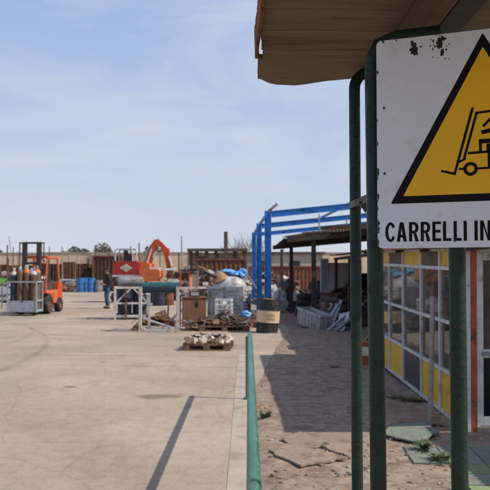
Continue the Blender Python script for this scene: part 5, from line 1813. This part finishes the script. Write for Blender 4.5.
# overhead guard
GT = 2.13
for s in (-1, 1):
    B().bar((-0.16, s * 0.47, 1.0), (-0.36, s * 0.47, GT - 0.02), 0.06, 0.06).end('guard_pillar', 'orange_paint', t)
    B().tube([(-1.55, s * 0.47, GT - 0.02), (-1.66, s * 0.47, 1.6), (-1.74, s * 0.48, 1.1)], 0.040, 10).end('guard_pillar', 'orange_paint', t)
    B().box((-0.98, s * 0.47, GT), (1.32, 0.07, 0.07)).end('guard_rail', 'orange_paint', t)
for x in (-0.34, -1.58):
    B().box((x, 0, GT), (0.08, 0.87, 0.10)).end('guard_rail', 'orange_red', t)
for k in range(5):
    B().box((-0.60 - 0.19 * k, 0, GT + 0.012), (0.035, 0.868, 0.035)).end('guard_slat', 'orange_red', t)
for s in (-1, 1):
    B().lathe([(0, 0.045), (0.05, 0.04), (0.07, 0.0), (0.05, -0.04), (0, -0.045)], 14, (-0.30, s * 0.36, GT - 0.10), Matrix.Rotation(R(90), 4, 'Y')).end('headlight', 'cap_white', t)
    wheel(t, (-0.28, s * 0.50, 0.37), 0.37, 0.26)
    wheel(t, (-1.72, s * 0.46, 0.28), 0.28, 0.22)
    B().box((-0.30, s * 0.50, 0.80), (0.72, 0.24, 0.05)).bevel(0.015).end('mudguard', 'orange_paint', t)
B().box((-0.95, 0.476, 0.66), (0.5, 0.012, 0.28)).bevel(0.004).end('side_plate', 'orange_red', t)
B().box((-0.52, 0.476, 0.30), (0.30, 0.25, 0.10)).end('step', 'rust', t)
fm = Matrix.Translation(t.location) @ Matrix.Rotation(fl_rz, 4, 'Z')

cage_c = fm @ Vector((0.66, 0.0, 0.124))
ct = thing('gas_cage', 'grey steel cage of gas cylinders resting on the forklift forks', 'cage', cage_c, fl_rz)
cl, cw, ch = 0.62, 1.06, 1.12
for x in (-cl / 2, cl / 2):
    for y in (-cw / 2, cw / 2):
        B().box((x, y, ch / 2), (0.05, 0.05, ch)).end('post', 'cage_grey', ct)
    B().box((x, 0, ch - 0.025), (0.045, cw - 0.05, 0.05)).end('top_rail', 'cage_grey', ct)
    if x > 0:
        B().box((x, 0, 0.22), (0.014, cw - 0.05, 0.40)).end('front_panel', 'cage_grey', ct)
        B().tube([(x, -cw / 2 + 0.02, 0.66), (x, -0.2, 0.60), (x, 0.2, 0.61), (x, cw / 2 - 0.02, 0.66)], 0.012, 7).end('chain', 'steel_dark', ct)
        B().box((x + 0.011, 0.0, 0.40), (0.008, 0.12, 0.022)).end('plate_slot', 'steel_dark', ct)
    else:
        B().box((x, 0, 0.55), (0.03, cw - 0.05, 0.05)).end('rail', 'cage_grey', ct)
for y in (-cw / 2, cw / 2):
    B().box((0, y, ch - 0.025), (cl - 0.05, 0.045, 0.05)).end('side_rail', 'cage_grey', ct)
    B().box((0, y, 0.42), (cl - 0.05, 0.04, 0.05)).end('side_rail', 'cage_grey', ct)
    B().box((0, y, 0.06), (cl - 0.05, 0.04, 0.07)).end('side_rail', 'cage_grey', ct)
B().box((0, 0, 0.018), (cl - 0.04, cw - 0.04, 0.028)).end('floor', 'cage_grey', ct)
cm = Matrix.Translation(cage_c) @ Matrix.Rotation(fl_rz, 4, 'Z')
CY = [(0.12, -0.37, 'gas_blue', 'dark blue gas cylinder at the left end of the cage', 1.42), (0.14, -0.13, 'gas_tan', 'tan gas cylinder second from the left in the cage front', 1.47),
      (0.13, 0.11, 'gas_tan', 'tan gas cylinder in the middle of the cage front', 1.50), (0.12, 0.35, 'gas_tan', 'tan gas cylinder at the right end of the cage front', 1.44),
      (-0.14, -0.25, 'steel_dark', 'black gas cylinder in the back row at left', 1.46), (-0.14, 0.17, 'steel_dark', 'black gas cylinder in the back row at right of centre', 1.40), (-0.13, -0.03, 'gas_tan', 'tan gas cylinder in the back row of the cage', 1.52),
      (-0.12, 0.40, 'gas_tan', 'orange topped gas cylinder at the back right of the cage', 1.5)]
for x, y, mm, lb, H in CY:
    c = thing('gas_cylinder', lb, 'gas cylinder', cm @ Vector((x, y, 0.033)), 0, 'gas cylinders in the cage')
    r_ = 0.124
    H += 0.07
    B().lathe([(0, 0.01), (r_ - 0.02, 0.0), (r_, 0.02), (r_, H - 0.22), (r_ * 0.94, H - 0.15), (r_ * 0.72, H - 0.09), (r_ * 0.4, H - 0.06)], 20).end('bottle', mm, c)
    B().lathe([(r_ * 0.97, H - 0.20), (r_ * 0.965, H - 0.15), (r_ * 0.75, H - 0.088), (r_ * 0.44, H - 0.055), (0.03, H - 0.05), (0, H - 0.05)], 20).end('shoulder', 'gas_orange' if 'orange' in lb or 'middle' in lb else ('cap_white' if 'right' in lb or 'blue' in lb else ('steel_grey' if mm == 'steel_dark' else 'gas_tan')), c)
    B().lathe([(0.038, H - 0.06), (0.042, H - 0.03), (0.042, H + 0.06), (0.03, H + 0.08), (0, H + 0.085)], 14).end('valve_cap', 'cap_white' if y < 0.3 else 'steel_grey', c)

# bright green ramp end and pale junk at the left border
gp = at(-7.5, 284, 30.0)
t = thing('green_tarp', 'bright green wedge shaped sheet at the left edge behind the cage', 'sheet', (gp.x, 30.0, 0), 0)
B().prism([(-0.9, 0, 1.10), (0.30, 0, 1.10), (0.42, 0, 1.28), (-0.9, 0, 1.30)], (0, 0.6, 0)).end('sheet', 'lime', t)
for x in (-0.8, 0.22):
    for y in (0.05, 0.55):
        B().box((x, y, 0.55), (0.05, 0.05, 1.1)).end('leg', 'steel_grey', t)
heap('scrap_heap', 'grey wire and scrap heaped behind the cage at the left edge', (-12.6, 34.5, 0), 2.6, 1.6, 1.5, 170, ['steel_grey', 'tank_grey', 'steel_dark', 'rust'], 71, (0.2, 0.9), 0.55)

# ================================================================== EXCAVATOR
EX, EY = at(138, 280, 36).x, 36.0
t = thing('excavator', 'small orange excavator with dark red housing and folded boom', 'excavator', (EX, EY, 0.003), R(-6))
for y in (-0.62, 0.62):
    prof = [(-1.15, 0.10), (-0.95, 0.0), (1.0, 0.0), (1.2, 0.10), (1.28, 0.28), (1.2, 0.46), (1.0, 0.56), (-0.95, 0.56), (-1.15, 0.46), (-1.23, 0.28)]
    tr_ = B().prism([(x, y - 0.18, z) for x, z in prof], (0, 0.36, 0)).bevel(0.02, 1).end('track', 'rubber', t)
    for k in range(5):
        B().lathe([(0, -0.20), (0.13, -0.20), (0.15, -0.17), (0.15, 0.17), (0.13, 0.20), (0, 0.20)], 14, (-0.85 + 0.43 * k, y, 0.27), Matrix.Rotation(R(90), 4, 'X')).end('roller', 'steel_dark', tr_)
B().box((0, 0, 0.62), (1.5, 1.0, 0.5)).bevel(0.03).end('undercarriage', 'steel_dark', t)
B().lathe([(0, 0.84), (0.5, 0.84), (0.5, 1.28), (0, 1.28)], 24).end('slew_ring', 'steel_dark', t)
B().box((-0.43, 0, 1.35), (1.42, 1.5, 0.10)).bevel(0.01).end('deck', 'white_paint', t)
hs = B().prism([(-1.10, -0.74, 1.41), (0.22, -0.74, 1.41), (0.22, -0.74, 2.02), (0.06, -0.74, 2.10), (-0.95, -0.74, 2.10), (-1.10, -0.74, 1.90)], (0, 1.48, 0)).bevel(0.04, 2).end('housing', 'machine_red', t)
lz = 1.755
B().prism([(-0.42 - 0.33, -0.752, lz), (-0.42, -0.752, lz - 0.20), (-0.42 + 0.33, -0.752, lz), (-0.42, -0.752, lz + 0.20)], (0, 0.012, 0)).end('emblem', 'diamond', hs)
for dx, dz, w, h in ((-0.13, 0.0, 0.07, 0.10), (0.0, 0.0, 0.08, 0.14), (0.13, 0.0, 0.07, 0.10)):
    B().box((-0.42 + dx, -0.755, lz + dz), (w, 0.008, h)).end('emblem_mark', 'wall_grey', hs)
b = B().prism([(0.24, -0.60, 1.40), (0.75, -0.60, 1.40), (0.75, -0.60, 1.95), (0.52, -0.60, 2.08), (0.24, -0.60, 2.08)], (0, 1.2, 0)).bevel(0.05, 2)
b.end('front_body', 'orange_paint', t)
b = B().prism([(0.26, -0.80, 1.20), (0.40, -0.80, 1.06), (1.10, -0.80, 1.08), (1.32, -0.80, 1.30), (1.30, -0.80, 1.60), (1.15, -0.80, 1.68), (0.26, -0.80, 1.68)], (0, 0.75, 0)).bevel(0.07, 3)
b.end('tank_cover', 'orange_paint', t)
# cab frame
cb = []
for x in (-1.02, -0.12):
    for y in (-0.62, 0.1):
        B().tube([(x, y, 2.10), (x, y, 2.62), (x + (0.06 if x < -0.5 else -0.06), y, 2.70)], 0.035, 10).end('cab_pillar', 'white_paint', t)
B().box((-0.57, -0.62, 2.70), (0.82, 0.06, 0.06)).end('cab_rail', 'white_paint', t)
B().box((-0.57, 0.10, 2.70), (0.82, 0.06, 0.06)).end('cab_rail', 'white_paint', t)
B().box((-0.57, -0.26, 2.72), (0.9, 0.66, 0.03)).end('cab_roof', 'steel_grey', t)
B().box((-0.42, -0.2, 2.28), (0.42, 0.46, 0.35)).bevel(0.04).end('seat', 'blue_dark', t)
B().box((-0.58, -0.2, 2.45), (0.12, 0.44, 0.40)).bevel(0.04).end('backrest', 'blue_dark', t)
# boom and arm
def boomseg(name, pts, w, parent, mat):
    b = B()
    for p, q in zip(pts, pts[1:]):
        pass
    top = [(x, -w / 2, z) for x, z in pts]
    b.prism(top, (0, w, 0)).bevel(0.02, 1)
    return b.end(name, mat, parent)
bo = boomseg('boom', [(0.38, 1.85), (0.66, 1.85), (0.80, 2.40), (0.92, 2.78), (1.12, 3.06), (1.04, 3.20), (0.90, 3.22), (0.64, 2.86), (0.48, 2.45)], 0.30, t, 'orange_red')
ar = boomseg('arm', [(0.90, 3.12), (1.14, 2.86), (1.34, 2.52), (1.53, 1.75), (1.71, 1.75), (1.64, 2.66), (1.52, 2.78), (1.06, 3.24)], 0.24, t, 'orange_red')
B().tube([(0.50, -0.20, 1.95), (0.74, -0.20, 2.72)], 0.055, 10).end('ram', 'white_paint', bo)
B().tube([(0.80, -0.19, 2.30), (0.98, -0.19, 2.60)], 0.05, 10).end('ram', 'white_paint', bo)
B().tube([(0.90, -0.02, 3.15), (1.30, -0.02, 2.98)], 0.05, 10).end('ram', 'steel_dark', ar)
B().tube([(1.62, -0.14, 2.35), (1.80, -0.14, 1.85)], 0.045, 10).end('ram', 'white_paint', ar)
b = B().prism([(1.50, -0.28, 1.78), (1.80, -0.28, 1.78), (1.86, -0.28, 1.46), (1.72, -0.28, 1.20), (1.50, -0.28, 1.28), (1.58, -0.28, 1.52)], (0, 0.56, 0)).bevel(0.02, 1)
b.end('bucket', 'rust', t)
B().box((1.0, -0.5, 1.73), (0.5, 0.3, 0.10)).bevel(0.02).end('front_plate', 'white_plastic', t)
B().tube([(1.50, -0.4, 1.66), (2.02, -0.4, 1.68)], 0.06, 10).end('pipe', 'white_plastic', t)

# ================================================================== BACK OF THE YARD
# boundary wall in bays
WY = 63.0
t = thing('boundary_wall', 'long plastered beige boundary wall across the back of the yard', 'wall', (0, WY, 0))
x = -52.0
i = 0
rng = random.Random(6)
while x < 40:
    h = 3.15 + rng.uniform(-0.06, 0.06)
    B().box((x + 2.4, 0, h / 2), (4.50, 0.22, h)).end('bay', 'wall_beige', t)
    B().box((x, -0.06, (h + 0.12) / 2), (0.30, 0.40, h + 0.12)).bevel(0.02).end('pillar', 'wall_grey', t)
    B().box((x + 2.4, -0.01, h + 0.035), (4.48, 0.32, 0.07)).end('coping', 'wall_grey', t)
    x += 4.8
    i += 1
# rusty fence in front of the wall (sheets)
t = thing('rusty_fence', 'rusty corrugated sheet fence leaning before the beige wall', 'fence', (0, 58, 0))
x = -34.0
i = 0
while x < -12.2:
    w = rng.uniform(1.0, 1.3)
    h = 2.15 + rng.uniform(-0.2, 0.15)
    B().corr((x, 0.02 * (i % 2), 0.02), (0, 0.0, h), (w, 0, 0), (0, -1, 0), 1, 0.25, 0.03, 0.01).end('sheet', rng.choice(['rust', 'rust_red', 'rust_dark', 'rust']), t)
    if i % 3 == 0:
        B().box((x, -0.08, 1.3), (0.1, 0.1, 2.6)).end('post', 'timber_dark', t)
    x += w + 0.03
    i += 1

def container(name, label, x0, x1, y, h, d, mat, cap=None, group='rusty containers at the back'):
    t = thing(name, label, 'container', ((x0 + x1) / 2, y, 0), R(rng.uniform(-3, 3)), group)
    L = x1 - x0
    B().corr((-L / 2, 0, 0.08), (0, 0, h - 0.2), (L, 0, 0), (0, -1, 0), 1, 0.28, 0.025, 0.01).end('front_wall', mat, t)
    B().box((0, d / 2 + 0.06, h / 2), (L - 0.02, d, h - 0.14)).end('body', mat, t)
    B().box((0, 0, h - 0.06), (L + 0.06, 0.14, 0.12)).end('top_rail', cap or mat, t)
    B().box((0, 0, 0.05), (L + 0.06, 0.14, 0.10)).end('bottom_rail', mat, t)
    for s in (-1, 1):
        B().box((s * L / 2, -0.01, h / 2), (0.12, 0.15, h - 0.13)).end('corner_post', cap or mat, t)
    return t
Y = 54.0
container('rusty_container', 'dark brown container with red top edge behind the man', at(93, 270, Y).x, at(121.5, 270, Y).x, Y, 2.76, 2.0, 'rust_dark', 'rust_red')
Y = 56.0
container('rusty_container', 'low dark brown skip between forklift and brown container', at(82, 270, Y).x, at(97, 270, Y).x, Y, 1.85, 1.6, 'rust_dark')
Y = 42.0
container('rusty_container', 'long rust red container behind the grey tank', at(196, 270, Y).x, at(246, 270, Y).x, Y, 2.35, 2.2, 'rust')
Y = 44.0
container('rusty_container', 'rust brown skip behind the orange rack', at(173, 270, Y).x, at(194, 270, Y).x, Y, 1.55, 2.0, 'rust')
Y = 52.0
container('rusty_container', 'rusty red container seen through the blue columns', at(249, 270, Y).x, at(322, 270, Y).x, Y, 1.95, 2.2, 'rust_red')

# open concrete-framed shed behind the red container
Y = 56.0
xa, xb = at(190, 260, Y).x, at(245, 260, Y).x
t = thing('framed_building', 'low beige building with dark posts and flat dark roof line', 'building', (xa, Y, 0))
W_ = xb - xa
hB = at(200, 250, Y).z
B().box((W_ / 2, 0.35, hB / 2 - 0.1), (W_, 0.2, hB - 0.2)).end('wall', 'wall_beige', t)
B().box((W_ / 2, 0.1, hB), (W_ + 0.4, 1.2, 0.22)).end('roof', 'frame_dark', t)
for px_ in (190.5, 197, 206.5, 216, 225.5, 235, 244.5):
    xx = at(px_, 260, Y).x - xa
    hp = hB - 0.11
    B().box((xx, 0.02, hp / 2), (0.28, 0.28, hp)).end('pillar', 'frame_dark', t)
for k, (pa, pb_) in enumerate(((198, 205), (207.5, 215), (217, 224.5))):
    xA, xB = at(pa, 260, Y).x - xa, at(pb_, 260, Y).x - xa
    B().box(((xA + xB) / 2, 0.2, hB - 0.95), (xB - xA, 0.12, 0.85)).end('shutter', 'rust' if k == 0 else 'wall_grey', t)
xx = at(225.5, 240, Y - 1.2)
B().box((xx.x - xa, -1.2 + 0.8, xx.z / 2 + 0.45), (0.30, 0.30, xx.z + 0.5)).end('chimney', 'frame_dark', t)
Y = 60
t = thing('low_house', 'small flat roofed grey house beyond the blue columns', 'house', (at(283, 262, Y).x, Y, 0))
B().box((0, 0, 1.5), (6.5, 3.0, 3.0)).end('wall', 'wall_grey', t)
B().box((0, 0, 3.08), (6.9, 3.4, 0.16)).end('roof', 'frame_dark', t)
for x in (-1.8, 0.9):
    B().box((x, -1.51, 1.9), (0.9, 0.05, 1.0)).end('window', 'panel_dark', t)

# scrap heaps in the back strip
for i, (px_, Y, rx, ry, h, mats, lb) in enumerate((
        (4, 50, 2.6, 1.6, 1.6, ['steel_grey', 'rust', 'steel_dark', 'sack_white'], 'scrap heap in front of the rusty fence at far left'),
        (60, 54, 2.4, 1.5, 0.9, ['rust', 'steel_grey', 'timber_dark'], 'low scrap heap behind the pale trailer'),
        (178, 40, 1.3, 1.2, 1.2, ['rust', 'steel_grey', 'timber_dark', 'sack_white', 'rust_red'], 'mixed scrap heap right of the excavator'),
        (203, 38, 1.2, 1.0, 1.9, ['rust_red', 'rust', 'steel_grey', 'sack_white'], 'scrap heap before the long red container'),
        (247, 39, 1.4, 1.2, 1.3, ['sack_white', 'rust', 'steel_grey', 'steel_dark'], 'pale and rusty scrap heap behind the blue columns'),
        (262, 45, 1.7, 1.2, 1.9, ['rust_red', 'rust', 'sack_white', 'steel_dark'], 'scrap heap far behind the oil drum'))):
    p = at(px_, 280, Y)
    heap('scrap_heap', lb, (p.x, Y, 0), rx, ry, h, 260, mats, 80 + i, (0.2, 0.9), 0.4)

# upright posts and poles standing about
POLES = [(7.2, 245, 285, 46, 0.10, 'rust'), (62.5, 246, 284, 56, 0.09, 'pole_grey'), (95.5, 245, 272, 55, 0.10, 'frame_dark'), (103, 249, 275, 57, 0.07, 'pole_grey'),
         (131, 246, 275, 52, 0.09, 'frame_dark'), (139.5, 243, 270, 50, 0.09, 'frame_dark'), (168.2, 248, 285, 44, 0.08, 'frame_dark'), (182, 236, 280, 52, 0.10, 'pole_grey'), (179.3, 253, 285, 45, 0.09, 'frame_dark'),
         (283, 236, 272, 55, 0.08, 'pole_grey'), (18.5, 251, 283, 50, 0.06, 'rust'), (115, 250, 270, 57, 0.06, 'pole_grey')]
WH = ['rusty pole near the left edge', 'grey pole right of the forklift guard', 'dark pole above the blue drums', 'thin grey pole above the brown container', 'dark pole behind the excavator cab', 'dark pole rising behind the excavator cab and boom',
      'dark pole right of the excavator arm', 'tall thin pole left of the framed building', 'short dark pole beside the tall thin pole', 'grey pole rising above the shelter roof', 'thin rusty pole behind the forklift mast', 'thin grey pole left of the excavator cab']
for (px_, yt, yb, Y, w, mm), lb in zip(POLES, WH):
    p1_ = at(px_, yt, Y)
    o = B().tube([(0, 0, 0), (0.02 * math.sin(px_), 0, p1_.z * 0.5), (0.05 * math.sin(px_ * 3), 0, p1_.z)], [w * 0.6, w * 0.55, w * 0.45], 8).end('pole', mm, None, (p1_.x, Y, 0))
    tag(o, lb, 'pole', 'poles at the back')
rngp = random.Random(99)
SPOT = ['left of the forklift mast', 'behind the forklift guard', 'over the round tree', 'between the two left trees', 'left of the brown container', 'over the middle of the brown container', 'over the excavator housing', 'over the excavator boom',
        'just right of the excavator boom', 'above the orange rack', 'left over the framed building', 'middle over the framed building', 'right over the framed building', 'through the gap in the blue columns']
for k, px_ in enumerate((13.5, 49, 68, 77, 88, 109, 123, 146, 160, 188, 201, 215, 238, 263)):
    Y = rngp.uniform(59.5, 61.5)
    top = at(px_, rngp.uniform(246, 251.5), Y).z
    o = B().tube([(0, 0, 0), (rngp.uniform(-0.05, 0.05), 0, top)], [0.05, 0.04], 6).end('fence_post', rngp.choice(['frame_dark', 'pole_grey', 'rust']), None, (at(px_, 260, Y).x, Y, 0))
    tag(o, 'thin fence post before the back wall, ' + SPOT[k], 'post', 'thin posts before the back wall')
# a thin leaning crane jib at far left
p0, p1 = at(13, 268, 58), at(9, 236, 58)
tag(B().tube([(p0.x, 58, 0), p0, p1], 0.035, 6).end('antenna', 'pole_grey'), 'thin leaning aerial above the wall at far left', 'aerial')

# ---- trees behind the wall
def leafy(label, px_, ptop, Y, rx, rz_, seed, name='leafy_tree', n=6500):
    r_ = random.Random(seed)
    p = at(px_, ptop, Y)
    t = thing(name, label, 'tree', (p.x, Y, -0.03), 0, 'trees behind the wall')
    ht = p.z
    b = B()
    b.tube([(0, 0, 0), (0.1, 0, ht * 0.35), (0.05, 0.1, ht * 0.7)], [0.22, 0.17, 0.08], 10)
    cl_ = []
    for k in range(16):
        a = r_.random() * 6.28
        rr = rx * math.sqrt(r_.random()) * 0.85
        z = ht - rz_ * (0.35 + 1.2 * r_.random()) - 0.25 * rr
        c = Vector((math.cos(a) * rr, math.sin(a) * rr * 0.8, z))
        cl_.append((c, r_.uniform(0.35, 0.6) * rz_))
        b.tube([(0.1, 0, ht * 0.4), c * 0.5 + Vector((0, 0, ht * 0.3)), c], [0.07, 0.045, 0.015], 6)
    b.end('trunk', 'bark', t)
    b = B()
    for k in range(n):
        c, rr = r_.choice(cl_)
        d = Vector((r_.gauss(0, 1), r_.gauss(0, 1), r_.gauss(0, 1))).normalized() * rr * r_.random() ** 0.4
        q = c + d
        s = r_.uniform(0.07, 0.17)
        u = Vector((r_.uniform(-1, 1), r_.uniform(-1, 1), r_.uniform(-1, 1))).normalized()
        v = u.orthogonal().normalized()
        b.quad([q - u * s - v * s * 0.5, q + u * s - v * s * 0.5, q + u * s + v * s * 0.5, q - u * s + v * s * 0.5])
    b.end('crown', 'leaf_far', t, smooth=False, recalc=False)
    return t
leafy('dark round tree behind the wall right of the forklift', 71.5, 244.5, 82, 1.6, 2.1, 1)
leafy('small dark tree beside the round tree behind the wall', 80.5, 248.0, 84, 0.9, 1.3, 2)
leafy('dark tree behind the brown container', 105, 245.5, 80, 1.4, 2.0, 3)
leafy('small tree showing behind the excavator boom', 152, 243.0, 76, 1.0, 2.0, 4)
leafy('low tree behind the far left end of wall', 2, 250.5, 90, 2.0, 1.5, 5)

def bare(label, px_, ptop, Y, seed, spread=2.6):
    r_ = random.Random(seed)
    p = at(px_, ptop, Y)
    t = thing('bare_tree', label, 'tree', (p.x, Y, -0.03), 0, 'bare trees')
    ht = p.z
    tb = B()
    tb.tube([(0, 0, 0), (0.05, 0, ht * 0.25), (0, 0.05, ht * 0.42)], [0.2, 0.16, 0.12], 9)
    tb.end('trunk', 'bark', t)
    cb_ = B()
    def grow(p, d, L, r, lev):
        q = p + d * L * 0.5 + Vector((r_.uniform(-1, 1), r_.uniform(-1, 1), r_.uniform(-0.5, 1))) * L * 0.06
        e = p + d * L
        cb_.tube([p, q, e], [r, r * 0.8, r * 0.6], 5, cap=False)
        if lev == 0:
            return
        for k in range(r_.choice([2, 3, 3])):
            nd = (d + Vector((r_.uniform(-1, 1), r_.uniform(-1, 1), r_.uniform(-0.25, 0.75))) * 0.75).normalized()
            s = q if k == 0 and lev > 1 else e
            grow(s, nd, L * r_.uniform(0.6, 0.85), r * 0.6, lev - 1)
    for k in range(6):
        a = k * 1.05 + r_.uniform(-0.3, 0.3)
        grow(Vector((0, 0.05, ht * 0.40)), Vector((math.cos(a) * 0.75, math.sin(a) * 0.6, r_.uniform(0.5, 1.1))).normalized(), ht * 0.22, 0.07, 5)
    cb_.end('branches', 'twig', t)
    return t
bare('bare pale tree behind the blue columns', 247, 235, 72, 4)
bare('smaller bare tree left of the blue columns', 236, 243, 78, 9)
